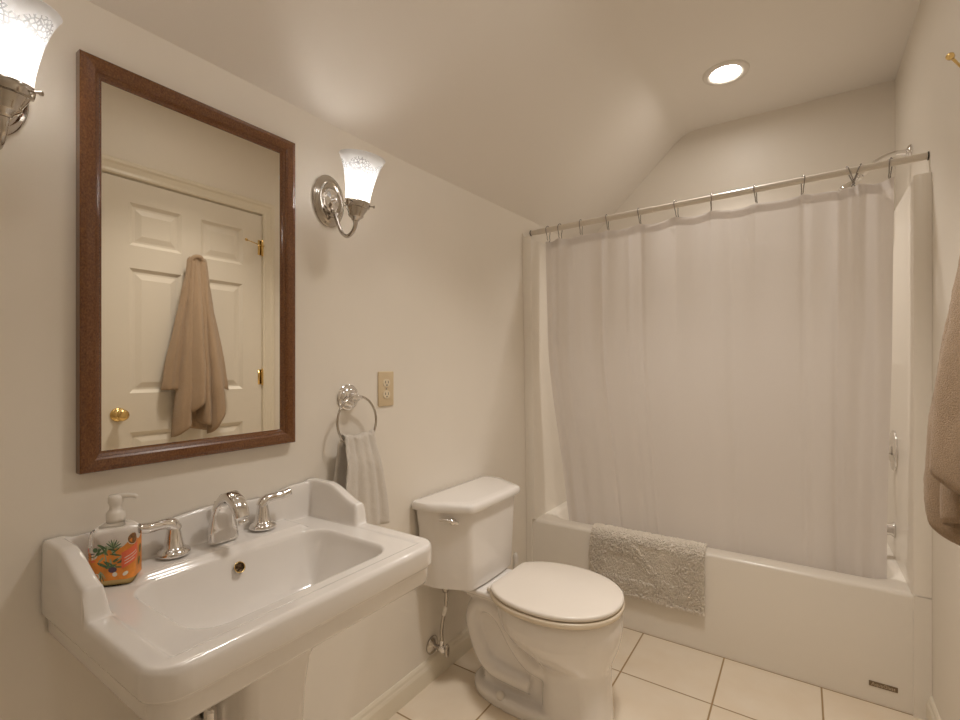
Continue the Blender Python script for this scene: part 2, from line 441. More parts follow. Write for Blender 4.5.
def fill_dome(x, y):  # glowing dome added out of view for soft fill
    t = thing('added_fill_dome', 'unseen round fill dome added to brighten the near end of the room', 'ceiling light', (x, y, H))
    bm = bmesh.new(); lathe(bm, [(.001, 0), (.165, 0), (.168, -.010), (.165, -.022), (.150, -.024), (.001, -.024)])
    from_bm('fill_dome_base', bm, M['nickel'], t)
    bm = bmesh.new(); lathe(bm, [(.150, -.024), (.148, -.040), (.130, -.062), (.095, -.082), (.05, -.094), (.001, -.098)], cap=False)
    from_bm('fill_dome_glow', bm, M['fill_room'], t)
fill_dome(.95, .05)

# ------------------------------------------------------------------ bathtub with moulded surround
TY0, TY1, RZ = 2.195, 2.945, .415
tub = thing('bathtub', 'cream moulded bathtub and shower surround along the far wall', 'bathtub', (W / 2, TY0, 0))
def loc(p, o): return Vector(p) - Vector(o.location)
def build_tub():
    x0, x1, y0, y1 = 0.001, W - .001, TY0, TY1
    ix0, ix1, iy0, iy1 = .095, 1.462, TY0 + .085, TY1 - .09
    bm = bmesh.new(); S = 8
    def outer(o, z, r=.012): return rrect(x0 + o, x1 - o, y0 + o, y1 - o, r, z, S)
    def inner(o, z, r, ex=0): return rrect(ix0 + o + ex, ix1 - o, iy0 + o, iy1 - o, r, z, S)
    rings = [outer(0, 0.0), outer(0, .08), outer(0, RZ - .018)]
    for k in range(1, 5):
        a = k / 4 * PI / 2; rings.append(outer(.018 * (1 - math.cos(a)), RZ - .018 * (1 - math.sin(a)), .014))
    rings.append(outer(.03, RZ + .001, .02))
    rings.append(inner(-.02, RZ + .001, .10)); rings.append(inner(-.006, RZ - .002, .10))
    rings.append(inner(0, RZ - .010, .10)); rings.append(inner(.012, RZ - .06, .10, .01)); rings.append(inner(.035, .22, .11, .05))
    rings.append(inner(.055, .12, .12, .10)); rings.append(inner(.085, .085, .12, .14)); rings.append(inner(.14, .078, .10, .16))
    rings = [[loc(p, tub) for p in r] for r in rings]
    loft(bm, rings, True, True)
    o = from_bm('tub_basin', bm, M['acrylic'], tub); auto_smooth(o, 50)
build_tub()
def build_surround():
    # U-shaped wall liner with rounded front flanges, upper edge at 1.87 m
    xa, xb, yb = .050, W - .050, TY1 - .05
    def path():
        L = []
        # outer return (against the walls), then the inner face
        L += [(0.0005, TY0 - .010), (0.012, TY0 - .010), (.036, TY0 - .010), (.046, TY0 - .004), (xa, TY0 + .012), (xa, TY0 + .10)]
        for k in range(7):
            a = PI - k / 6 * PI / 2; L.append((xa + .09 + .09 * math.cos(a), yb - .09 + .09 * math.sin(a)))
        for k in range(7):
            a = PI / 2 - k / 6 * PI / 2; L.append((xb - .09 + .09 * math.cos(a), yb - .09 + .09 * math.sin(a)))
        L += [(xb, TY0 + .10), (xb, TY0 + .012), (xb + .004, TY0 - .004), (W - .036, TY0 - .010), (W - .012, TY0 - .010), (W - .0005, TY0 - .010)]
        L += [(W - .0005, TY0 + .02), (W - .0005, TY1 + .006), (.0005, TY1 + .006), (.0005, TY0 + .02)]
        return L
    P = path(); cx, cy = W / 2, 2.6
    def ring(z, o=0.0):
        out = []
        for (x, y) in P:
            # o pulls the inner face towards the wall for the rounded top shoulder
            if .03 < x < W - .03 and y > TY0:
                if x <= xa + 1e-4: x -= o
                elif x >= xb - 1e-4: x += o
                if y > yb - .05: y += o
            if x < W / 2 and z > 1.85: z -= .024
            if x < .06 and y < TY0 + .05: y -= .045 * max(0, (z - .6) / 1.27)    # left flange leans out at its top
            out.append(Vector((x, y, z)) - Vector(tub.location))
        return out
    bm = bmesh.new()
    rings = [ring(RZ - .002), ring(1.20), ring(1.80), ring(1.878), ring(1.890, .006), ring(1.897, .022)]
    # the left flange leans slightly forward at its top
    loft(bm, rings, True, False)
    top = ring(1.875, .022)
    # cap: strip between inner and outer returns
    n = len(P)
    bm.verts.ensure_lookup_table()
    vt = bm.verts[-n:]
    try: bmesh.ops.triangle_fill(bm, use_beauty=True, use_dissolve=False, edges=[e for e in bm.edges if e.is_boundary])
    except Exception as ex: print('cap', ex)
    o = from_bm('shower_surround', bm, M['acrylic'], tub); auto_smooth(o, 35)
    # front flanges carried down beside the apron
    for s, (a, b) in (('l', (.0005, .032)), ('r', (W - .047, W - .0005))):
        bm = bmesh.new(); box(bm, a - tub.location.x, b - tub.location.x, -.010, .03, .0, RZ + .0)
        o = from_bm('apron_flange', bm, M['acrylic'], tub, True); auto_smooth(o, 35)
    # moulded soap ledges in the end wall
    bm = bmesh.new(); box(bm, xb - .07 - tub.location.x, xb + .01 - tub.location.x, .52, .70, 1.19, 1.215, .008, 3)
    o = from_bm('soap_ledge', bm, M['acrylic'], tub); auto_smooth(o, 35)
build_surround()
# badge on the apron
def text_mesh(s, size, ext=0.0004):
    cu = bpy.data.curves.new('lettering', 'FONT'); cu.body = s; cu.size = size; cu.extrude = ext; cu.align_x = 'CENTER'; cu.align_y = 'CENTER'
    cu.resolution_u = 2
    o = bpy.data.objects.new('lettering', cu); COL.objects.link(o)
    dg = bpy.context.evaluated_depsgraph_get(); dg.update()
    me = bpy.data.meshes.new_from_object(o.evaluated_get(dg)); bpy.data.objects.remove(o); bpy.data.curves.remove(cu)
    return me
bm = bmesh.new(); box(bm, 1.377 - tub.location.x, 1.456 - tub.location.x, -.0022, .0005, .060, .078, .0006, 1)
badge = from_bm('maker_badge', bm, M['labelgrey'], tub, False); badge['label'] = 'small dark grey lettered badge'
me = text_mesh('AquaGlass', .0155)
me.transform(Matrix.Translation((1.4165 - tub.location.x, -.0026, .0690)) @ Matrix.Rotation(PI / 2, 4, 'X'))
link('badge_lettering', me, badge, M['badgelight'], False)
# wall-mounted bath fittings on the right end wall of the surround
ox, oy = tub.location.x, tub.location.y
XE = W - .050
bm = bmesh.new()
lathe(bm, [(.001, 0), (.082, 0), (.083, .004), (.078, .009), (.05, .013), (.045, .016), (.028, .018), (.026, .045), (.022, .052), (.001, .054)], (XE - ox, 2.555 - oy, .853), (-1, 0, 0), 48)
tv = from_bm('shower_valve_plate', bm, M['chrome'], tub); tv['label'] = 'round chrome valve plate'
bm = bmesh.new(); tube(bm, [(XE - .045 - ox, 2.555 - oy, .853), (XE - .055 - ox, 2.535 - oy, .83), (XE - .055 - ox, 2.50 - oy, .79)], [.011, .009, .007], 12)
from_bm('valve_lever', bm, M['chrome'], tv)
bm = bmesh.new()
lathe(bm, [(.001, 0), (.031, 0), (.031, .006), (.024, .014), (.024, .10), (.026, .11), (.027, .128), (.024, .138), (.001, .139)], (XE - ox, 2.555 - oy, .531), (-1, 0, 0), 32)
lathe(bm, [(.001, 0), (.019, 0), (.020, .03), (.001, .03)], (XE - .115 - ox, 2.555 - oy, .531 - .038), (0, 0, 1), 24)
from_bm('bath_spout', bm, M['chrome'], tub)['label'] = 'chrome bath spout'
bm = bmesh.new()
lathe(bm, [(.001, 0), (.036, 0), (.036, .004), (.030, .010), (.010, .012), (.009, .020), (.001, .021)], (1.462 - .008 - ox, 2.555 - oy, .385), (-1, 0, .10), 32)
tube(bm, [(1.44 - ox, 2.555 - oy, .387), (1.425 - ox, 2.552 - oy, .402)], .0045, 8, 0)
from_bm('overflow_plate', bm, M['chrome'], tub)['label'] = 'round chrome overflow plate'

# shower arm and head
sh = thing('wall_shower', 'chrome shower head on a bent arm above the bath end wall', 'shower', (W, 2.56, 2.055))
bm = bmesh.new()
lathe(bm, [(.001, 0), (.030, 0), (.030, .003), (.024, .010), (.012, .016), (.001, .017)], (-.001, 0, 0), (-1, 0, 0), 32)
from_bm('wall_flange', bm, M['chrome'], sh)
bm = bmesh.new()
tube(bm, [(-.002, 0, 0), (-.05, 0, .004), (-.10, 0, -.012), (-.145, 0, -.050), (-.165, 0, -.068)], .0115, 14)
from_bm('shower_arm', bm, M['chrome'], sh)
bm = bmesh.new()
lathe(bm, [(.001, -.012), (.013, -.012), (.014, .004), (.010, .010), (.015, .022), (.030, .050), (.034, .062), (.033, .070), (.001, .071)], (-.165, 0, -.068), (-.62, 0, -.78), 32)
from_bm('spray_head', bm, M['chrome'], sh)

# ------------------------------------------------------------------ curtain rod, hooks, curtain
RY = 2.235
def rod_z(x): return 1.890 + (1.922 - 1.890) * x / W
bm = bmesh.new()
tube(bm, [(.004, RY, rod_z(0)), (.30, RY, rod_z(.30)), (1.0, RY, rod_z(1.0)), (W - .004, RY, rod_z(W))], .0125, 20, 3)
tube(bm, [(.04, RY, rod_z(.04)), (.62, RY, rod_z(.62))], .0140, 20, 0)
rod = from_bm('shower_curtain_rod', bm, M['rod']); auto_smooth(rod, 40)
tag(rod, 'off-white tension rod spanning the alcove above the bath', 'curtain rod')
for x in (.004, W - .004):
    bm = bmesh.new(); lathe(bm, [(.001, -.003), (.0145, -.003), (.0145, -.001), (.001, -.001)], (x, RY, rod_z(x)), (1 if x < 1 else -1, 0, 0), 24)
    from_bm('rod_end_cap', bm, M['dark'], rod)
HX = [.099, .166, .277, .408, .558, .718, .859, 1.021, 1.182, 1.322, 1.352, 1.442]
def hook_mesh():
    bm = bmesh.new()
    pts = [(0, .006, -.060), (0, .014, -.052), (0, .012, -.036), (0, .016, -.012), (0, .016, .004), (0, .008, .016), (0, -.006, .018), (0, -.017, .006), (0, -.016, -.012), (0, -.008, -.034), (0, -.008, -.046), (0, -.002, -.054)]
    tube(bm, pts, .0018, 6, 3)
    me = bpy.data.meshes.new('curtain_hook'); bm.to_mesh(me); bm.free()
    for p in me.polygons: p.use_smooth = True
    me.materials.append(M['wire']); return me
hm = hook_mesh()
ordn = ['at the far left end of the rod', 'second from the left end of the rod', 'third from the left end of the rod', 'fourth from the left end of the rod', 'fifth from the left end of the rod',
        'sixth from the left end of the rod', 'sixth from the right end of the rod', 'fifth from the right end of the rod', 'fourth from the right end of the rod',
        'left one of the crossed pair near the shower arm', 'right one of the crossed pair near the shower arm', 'at the far right end of the rod']
for i, x in enumerate(HX):
    o = bpy.data.objects.new('curtain_hook', hm); COL.objects.link(o)
    o.location = (x, RY, rod_z(x)); o.rotation_euler = (0, (-0.34 if i == 9 else 0.36 if i == 10 else random.uniform(-.1, .1)), random.uniform(-.35, .35))
    tag(o, 'thin wire curtain hook, ' + ordn[i], 'curtain hook', 'wire hooks holding the shower curtain')

def build_curtain():
    nx, nz = 330, 90
    bm = bmesh.new(); ZB = .27
    hooks = sorted(HX)
    def topz(x):
        # sags a little between hooks
        zz = rod_z(x) - .058
        for a, b in zip(hooks, hooks[1:]):
            if a <= x <= b and b - a > .03:
                t = (x - a) / (b - a); zz -= .030 * (b - a) * math.sin(PI * t)
        if x < hooks[0]: zz -= .10 * (hooks[0] - x)
        return zz
    grid = []
    for j in range(nz + 1):
        row = []
        for i in range(nx + 1):
            u = i / nx
            v = j / nz
            xt = .085 + u * (1.448 - .085)
            zt = topz(xt)
            z = zt + (ZB - zt) * v
            # left edge drifts right towards the bottom
            xl = .085 + .008 * sm(0, .3, v) + .105 * max(0, (v - .25) / .75) ** 1.7
            x = xl + u * (1.448 - .012 * v - xl)
            d = 0.0
            # pleats hung from the hooks: crests at hooks near the top
            top = math.exp(-v * 5)
            ph = 0
            for a, b in zip(hooks, hooks[1:]):
                if a <= xt <= b and b - a > .03:
                    ph = math.sin(PI * (xt - a) / (b - a)); break
            d += .014 * top * (ph - .5)
            d += .010 * math.sin(u * 23 + 1.2 * math.sin(u * 7)) * (0.4 + .6 * v)
            d += .007 * math.sin(u * 47 + 2 + v * 1.5) * (1 - .6 * v)
            # tighter bunching at both ends
            e = math.exp(-((u - .0) / .13) ** 2)
            d += .012 * e * math.sin(u * 95 + v * .8)
            e2 = math.exp(-((u - 1.0) / .12) ** 2)
            d += .020 * e2 * math.sin(u * 78 + 1.0)
            # soft vertical creases
            for c, wd, am in ((.215, .006, .007), (.31, .010, .006), (.355, .006, -.005), (.62, .012, .004), (.81, .010, -.007), (.885, .008, .010)):
                d += am * math.exp(-((u - c) / wd) ** 2)
            # storage creases fanned near the upper left
            d += .006 * math.exp(-((u - .10 - .09 * v) / .010) ** 2) * (1 - sm(.02, .2, v))
            d += .0025 * noise.noise(Vector((x * 9, v * 4, 0)))
            y = RY + .002 + .075 * sm(.30, .80, v) + d
            y = max(y, RY - .03)
            row.append(bm.verts.new((x, y, z)))
        grid.append(row)
    for j in range(nz):
        for i in range(nx):
            bm.faces.new((grid[j][i], grid[j][i + 1], grid[j + 1][i + 1], grid[j + 1][i]))
    o = from_bm('shower_curtain', bm, M['curtain'])
    tag(o, 'white fabric shower curtain hung from the rod and tucked into the bath', 'shower curtain')
    # folded top hem
    bm = bmesh.new(); me = o.data
    rows = []
    for dz, dy in ((.006, -.0022), (-.038, -.0026)):
        rows.append([Vector((grid_co[0], grid_co[1] + dy, grid_co[2] + dz * .9)) for grid_co in TOPROW])
    return o
# keep the curtain in one routine; the hem is a strip that follows its top row
TOPROW = []
_o = build_curtain()
hem_bm = bmesh.new()
nxx = 331
src = _o.data.vertices
ra = [hem_bm.verts.new((src[i].co.x, src[i].co.y - .0018, src[i].co.z + .0015)) for i in range(nxx)]
rb = [hem_bm.verts.new((src[i + 2 * nxx].co.x, src[i + 2 * nxx].co.y - .0018, src[i + 2 * nxx].co.z)) for i in range(nxx)]
for i in range(nxx - 1): hem_bm.faces.new((ra[i], ra[i + 1], rb[i + 1], rb[i]))
hem = from_bm('top_hem', hem_bm, M['curtain'], _o)

# ------------------------------------------------------------------ bath mat over the rim
def build_mat():
    xa, xb = .352, .838
    # path of the mat in (y, z): inside the tub, over the rim, down the apron
    P = [(TY0 + .066, RZ + .006), (TY0 + .03, RZ + .009), (TY0 + .004, RZ + .006), (TY0 - .010, RZ - .012), (TY0 - .014, RZ - .06), (TY0 - .014, .165)]
    bm = bmesh.new()
    pts = catmull([(0, a, b) for a, b in P], 8)
    L = [0.0]
    for a, b in zip(pts, pts[1:]): L.append(L[-1] + (b - a).length)
    def at(s):
        s = max(0, min(L[-1], s))
        for i in range(len(L) - 1):
            if s <= L[i + 1]:
                t = (s - L[i]) / max(1e-9, L[i + 1] - L[i]); p = pts[i].lerp(pts[i + 1], t); d = (pts[i + 1] - pts[i]).normalized(); break
        return p, Vector((0, -d.z if False else d.z, -d.y))
    rings = []
    for i in range(len(pts)):
        p, _ = at(L[i]); 
        dd = (pts[min(i + 1, len(pts) - 1)] - pts[max(i - 1, 0)]).normalized()
        nrm = Vector((0, dd.z, -dd.y))
        rings.append([Vector((x, p.y, p.z)) + nrm * o for x, o in ((xa, 0), (xb, 0), (xb, .004), (xa, .004))])
    loft(bm, rings)
    base = from_bm('bath_mat', bm, M['rug'], smooth=False)
    tag(base, 'beige shaggy cotton bath mat draped over the rim of the tub', 'bath mat')
    rng = random.Random(3); V = []; F = []
    total = L[-1]
    N = 7500
    for k in range(N):
        x = rng.uniform(xa - .002, xb + .002); s = rng.uniform(0, total + .002)
        p, _ = at(s); i = min(range(len(L)), key=lambda q: abs(L[q] - s))
        dd = (pts[min(i + 1, len(pts) - 1)] - pts[max(i - 1, 0)]).normalized(); nrm = Vector((0, dd.z, -dd.y))
        if nrm.y > 0.2 : nrm = -nrm
        if abs(nrm.z) > abs(nrm.y) and nrm.z < 0: nrm = -nrm
        # long pile round the border and along one diagonal wave, short pile inside two fields
        bu = min(x - xa, xb - x); bs = min(s - .02, total - s)
        wave = abs((s / total) - (.36 + .45 * sm(.35, .75, (x - xa) / (xb - xa)))) 
        long = bu < .07 or bs < .075 or wave < .085 or (x - xa) / (xb - xa) > .76
        ln = rng.uniform(.010, .016) if long else rng.uniform(.007, .009)
        if s > total - .01: ln *= 1.2
        side = Vector((rng.uniform(-.9, .9), 0, 0)); along = dd * rng.uniform(-.3, 1.1)
        dirv = (nrm * .9 + side * .7 + along * .7).normalized()
        drop = Vector((0, 0, -.35 * ln))
        b0 = Vector((x, p.y, p.z)) + nrm * .003
        m1 = b0 + dirv * ln * .6; t1 = b0 + dirv * ln + drop
        u = Vector((1, 0, 0)).cross(dirv); u = u.normalized() if u.length > 1e-4 else dd
        vv = dirv.cross(u)
        r0 = .0035 if long else .0028
        c = len(V)
        for q, r in ((b0, r0), (m1, r0 * 1.1)):
            for a in (0, 2.094, 4.189): V.append(q + u * (r * math.cos(a)) + vv * (r * math.sin(a)))
        V.append(t1)
        for a in range(3):
            b = (a + 1) % 3
            F.append((c + a, c + b, c + 3 + b, c + 3 + a)); F.append((c + 3 + a, c + 3 + b, c + 6))
    me = bpy.data.meshes.new('shag_pile'); me.from_pydata([tuple(v) for v in V], [], F)
    link('shag_pile', me, base, M['pile'], True, 'stuff')
build_mat()

# ------------------------------------------------------------------ pedestal washbasin
SC = .590       # centre line (y)
sink = thing('pedestal_sink', 'white rectangular pedestal washbasin with a moulded backsplash under the mirror', 'sink', (0, SC, 0))
HWD, XFR, SZ = .302, .464, .784
def half_w(x):
    # half width with rounded, chamfered front corners
    c = .048
    if x <= XFR - c: return HWD
    t = (x - (XFR - c)) / c
    return HWD - .048 * (1 - math.sqrt(max(0, 1 - t * t)) ) 
def splash_h(dy):
    a = abs(dy)
    h = .862 + .005 * math.cos(min(a, .13) / .13 * PI)      # slight crown at the tap
    return h + .014 * sm(.13, .235, a)
def build_sink():
    nxg, nyg = 190, 230
    f = .004
    xs = [f + (XFR - f) * (1 - (1 - i / nxg) ** 1.0) for i in range(nxg + 1)]
    Z = [[0.0] * (nyg + 1) for _ in xs]
    co = [[None] * (nyg + 1) for _ in xs]
    bx0, bx1, bw, br = .128, .398, .213, .056
    for i, x in enumerate(xs):
        hw = half_w(x)
        for j in range(nyg + 1):
            dy = (-1 + 2 * j / nyg) * hw
            a = abs(dy); de = min(hw - a, XFR - x)
            # distance inside the rounded front corner
            z = SZ
            # raised border with a shallow sunk field
            z -= .0045 * sm(.030, .040, min(HWD - a, XFR - x))
            # raised tap ledge at the back centre
            z += .013 * (1 - sm(.112, .126, x)) * (1 - sm(.176, .200, a))
            # bowl: rounded-rectangle signed distance
            qx = abs(x - (bx0 + bx1) / 2) - ((bx1 - bx0) / 2 - br); qy = a - (bw - br)
            sd = math.hypot(max(qx, 0), max(qy, 0)) + min(max(qx, qy), 0) - br
            if sd < .0:
                t = -sd
                wd = .052 + .030 * sm(.14, .26, x) + .02 * sm(.10, .20, a)
                wall = 1 - (1 - min(1, t / wd)) ** 2.0
                z -= .006 * sm(0, .006, t) + (.118 + .012 * sm(.0, .13, t)) * wall
            # backsplash and side wings
            hb = splash_h(dy)
            if x < .034: z = max(z, hb - (hb - z) * sm(.022, .034, x))
            if a > HWD - .040:
                # wing profile falls towards the front with a small step
                hwg = .876 - .042 * sm(.085, .215, x)
                hwg = hwg if x < .205 else SZ + (hwg - SZ) * (1 - sm(.205, .222, x))
                k = 1 - sm(HWD - .030, HWD - .040, a) if False else sm(HWD - .040, HWD - .028, a)
                z = max(z, z + (hwg - z) * k)
            # rounded outer edge
            r = .007
            if de < r and x > .0: z -= r - math.sqrt(max(0, r * r - (r - de) ** 2))
            if x < .012: z -= .004 * (1 - x / .012)
            Z[i][j] = z; co[i][j] = (x, dy)
    # soften as glaze does
    for _ in range(2):
        Z2 = [r[:] for r in Z]
        for i in range(1, nxg):
            for j in range(1, nyg):
                Z2[i][j] = (Z[i][j] * 2 + Z[i - 1][j] + Z[i + 1][j] + Z[i][j - 1] + Z[i][j + 1]) / 6
        Z = Z2
    bm = bmesh.new()
    G = [[bm.verts.new((co[i][j][0], co[i][j][1], Z[i][j])) for j in range(nyg + 1)] for i in range(nxg + 1)]
    for i in range(nxg):
        for j in range(nyg):
            bm.faces.new((G[i][j], G[i + 1][j], G[i + 1][j + 1], G[i][j + 1]))
    # boundary loop
    loop = [G[i][0] for i in range(nxg + 1)] + [G[nxg][j] for j in range(1, nyg + 1)] + [G[i][nyg] for i in range(nxg - 1, -1, -1)]
    n = len(loop)
    nor = []
    for k in range(n):
        a = loop[max(k - 1, 0)].co; b = loop[min(k + 1, n - 1)].co
        t = Vector((b.x - a.x, b.y - a.y, 0)); t = t.normalized() if t.length > 1e-9 else Vector((1, 0, 0))
        nor.append(Vector((t.y, -t.x, 0)))
    def off(k, d, z):
        c = loop[k].co; x = max(f, c.x + nor[k].x * d)
        return (x, c.y + nor[k].y * d, z)
    prev = loop
    for d, z in ((.0008, .7745), (.001, .770), (.001, .766), (.001, .740), (-.001, .735), (-.007, .732), (-.008, .728), (-.009, .700), (-.012, .694), (-.030, .690)):
        cur = [bm.verts.new(off(k, d, min(z, loop[k].co.z - .001))) for k in range(n)]
        for k in range(n - 1): bm.faces.new((prev[k], cur[k], cur[k + 1], prev[k + 1]))
        prev = cur
    # underside tapering to the pedestal
    prev0 = prev
    for fx_, fy_, lim, zz in ((.9, .88, .41, .684), (.85, .75, .36, .655), (.8, .6, .31, .60)):
        cur = [bm.verts.new((max(f, min(lim, p.co.x * fx_)), p.co.y * fy_, zz)) for p in prev0]
        for k in range(n - 1): bm.faces.new((prev[k], cur[k], cur[k + 1], prev[k + 1]))
        prev = cur
    bm.faces.new(cur)
    o = from_bm('washbasin', bm, M['porcelain'], sink); auto_smooth(o, 55)
    # pedestal: hollow-look column with grooved flanks and flared top and foot
    bm = bmesh.new(); rings = []
    for z, g, fx in ((.0, .030, .30), (.03, .030, .30), (.05, .018, .29), (.10, .008, .285), (.2, .002, .28), (.40, 0, .285), (.50, .002, .292), (.57, .008, .300), (.61, .020, .312), (.638, .034, .325)):
        h = .070 + g
        ring = []
        sec = [(.06, -h * .80), (.100, -h * .80), (.108, -h * .86), (.140, -h * .86), (.150, -h * .93), (.190, -h * .93), (.200, -h * .99)]
        seg = 7
        for (x, y) in sec: ring.append(Vector((x, y, z)))
        for k in range(seg + 1):
            a = -PI / 2 + k / seg * PI / 2; ring.append(Vector((fx - .030 + .030 * math.cos(a), -h + .030 + .030 * math.sin(a), z)))
        for k in range(seg + 1):
            a = k / seg * PI / 2; ring.append(Vector((fx - .030 + .030 * math.cos(a), h - .030 + .030 * math.sin(a), z)))
        for (x, y) in reversed(sec): ring.append(Vector((x, -y, z)))
        rings.append(ring)
    loft(bm, rings)
    o = from_bm('pedestal', bm, M['porcelain'], sink); auto_smooth(o, 40)
    # overflow ring on the bowl's rear wall
    bm = bmesh.new(); lathe(bm, [(.0115, .0), (.0125, .002), (.0112, .003), (.0100, .001)], (.1405, -.002, .751), (.86, 0, .5), 24, cap=False)
    from_bm('overflow_ring', bm, M['brass'], sink)
    bm = bmesh.new(); lathe(bm, [(.001, .002), (.0108, .002)], (.1405, -.002, .751), (.86, 0, .5), 24, cap=True)
    from_bm('overflow_hole', bm, M['bronze'], sink)
    # drain
    bm = bmesh.new(); lathe(bm, [(.001, .006), (.018, .005), (.022, .002), (.023, -.002)], (.265, 0, .662), (0, 0, 1), 24, cap=False)
    from_bm('drain_stopper', bm, M['chrome'], sink)
    # spout: broad flat wedge that arches over
    bm = bmesh.new()
    zt = SZ + .0125
    path = [((.070, zt), .033, .014), ((.069, zt + .004), .034, .0150), ((.068, zt + .03), .031, .0135), ((.068, zt + .06), .0265, .012), ((.072, zt + .082), .022, .0115),
            ((.086, zt + .100), .0175, .0125), ((.106, zt + .106), .0165, .0130), ((.126, zt + .098), .0165, .0135), ((.141, zt + .082), .0160, .0130), ((.149, zt + .066), .0150, .0125)]
    rings = []; N = len(path)
    for i, ((x, z), wy, th) in enumerate(path):
        a = path[max(0, i - 1)][0]; b = path[min(N - 1, i + 1)][0]
        t = Vector((b[0] - a[0], 0, b[1] - a[1])).normalized(); nn = Vector((t.z, 0, -t.x))
        if i < 2: t = Vector((0, 0, 1)); nn = Vector((1, 0, 0))
        ring = []
        for k in range(20):
            an = 2 * PI * k / 20; c, s = math.cos(an), math.sin(an)
            sq = .62
            ring.append(Vector((x, 0, z)) + nn * (th * math.copysign(abs(c) ** sq, c)) + Vector((0, 1, 0)) * (wy * math.copysign(abs(s) ** sq, s)))
        rings.append(ring)
    loft(bm, rings)
    o = from_bm('faucet_spout', bm, M['chrome'], sink); auto_smooth(o, 50); o['label'] = 'arched chrome faucet spout'
    bm = bmesh.new(); lathe(bm, [(.001, 0), (.010, 0), (.0105, .010), (.001, .010)], (.150, 0, zt + .062), (.40, 0, -.92), 20)
    from_bm('aerator', bm, M['chrome'], o)
    bm = bmesh.new(); lathe(bm, [(.001, 0), (.003, 0), (.003, .03), (.006, .034), (.005, .040), (.001, .041)], (.040, 0, zt + .045), (0, 0, 1), 12)
    from_bm('lift_rod', bm, M['chrome'], o)
    for s in (-1, 1):
        bm = bmesh.new(); y = s * .102
        lathe(bm, [(.001, 0), (.031, 0), (.032, .004), (.029, .010), (.022, .014), (.019, .018), (.015, .040), (.012, .056), (.0115, .062), (.010, .068), (.001, .070)], (.062, y, zt), (0, 0, 1), 32)
        h = from_bm('faucet_handle', bm, M['chrome'], sink); h['label'] = 'chrome faucet handle on the ' + ('left' if s < 0 else 'right')
        bm = bmesh.new()
        tube(bm, [(.062, y - s * .006, zt + .052), (.063, y + s * .006, zt + .066), (.066, y + s * .022, zt + .070), (.070, y + s * .048, zt + .071), (.073, y + s * .070, zt + .076)],
             [.012, .0130, .0115, .0100, .0112, .0095], 14, 8)
        from_bm('lever', bm, M['chrome'], h)
build_sink()
# drain trap behind the pedestal
tr = thing('drain_trap', 'chrome drain trap below the washbasin beside the pedestal', 'drain pipe', (0, .515, .44))
bm = bmesh.new(); lathe(bm, [(.001, 0), (.032, 0), (.032, .004), (.02, .012), (.001, .013)], (.001, 0, 0), (1, 0, 0), 28)
from_bm('escutcheon', bm, M['nickel'], tr)
bm = bmesh.new(); tube(bm, [(.01, 0, 0), (.05, 0, .0), (.085, 0, -.004), (.11, .002, -.03), (.135, .005, -.045), (.155, .005, -.02), (.156, .005, .05)], .015, 16)
from_bm('trap_pipe', bm, M['chrome'], tr)
bm = bmesh.new()
lathe(bm, [(.001, 0), (.021, 0), (.024, .004), (.024, .024), (.020, .028), (.001, .028)], (.060, 0, 0), (1, 0, 0), 10)
from_bm('slip_nut', bm, M['nickel'], tr)

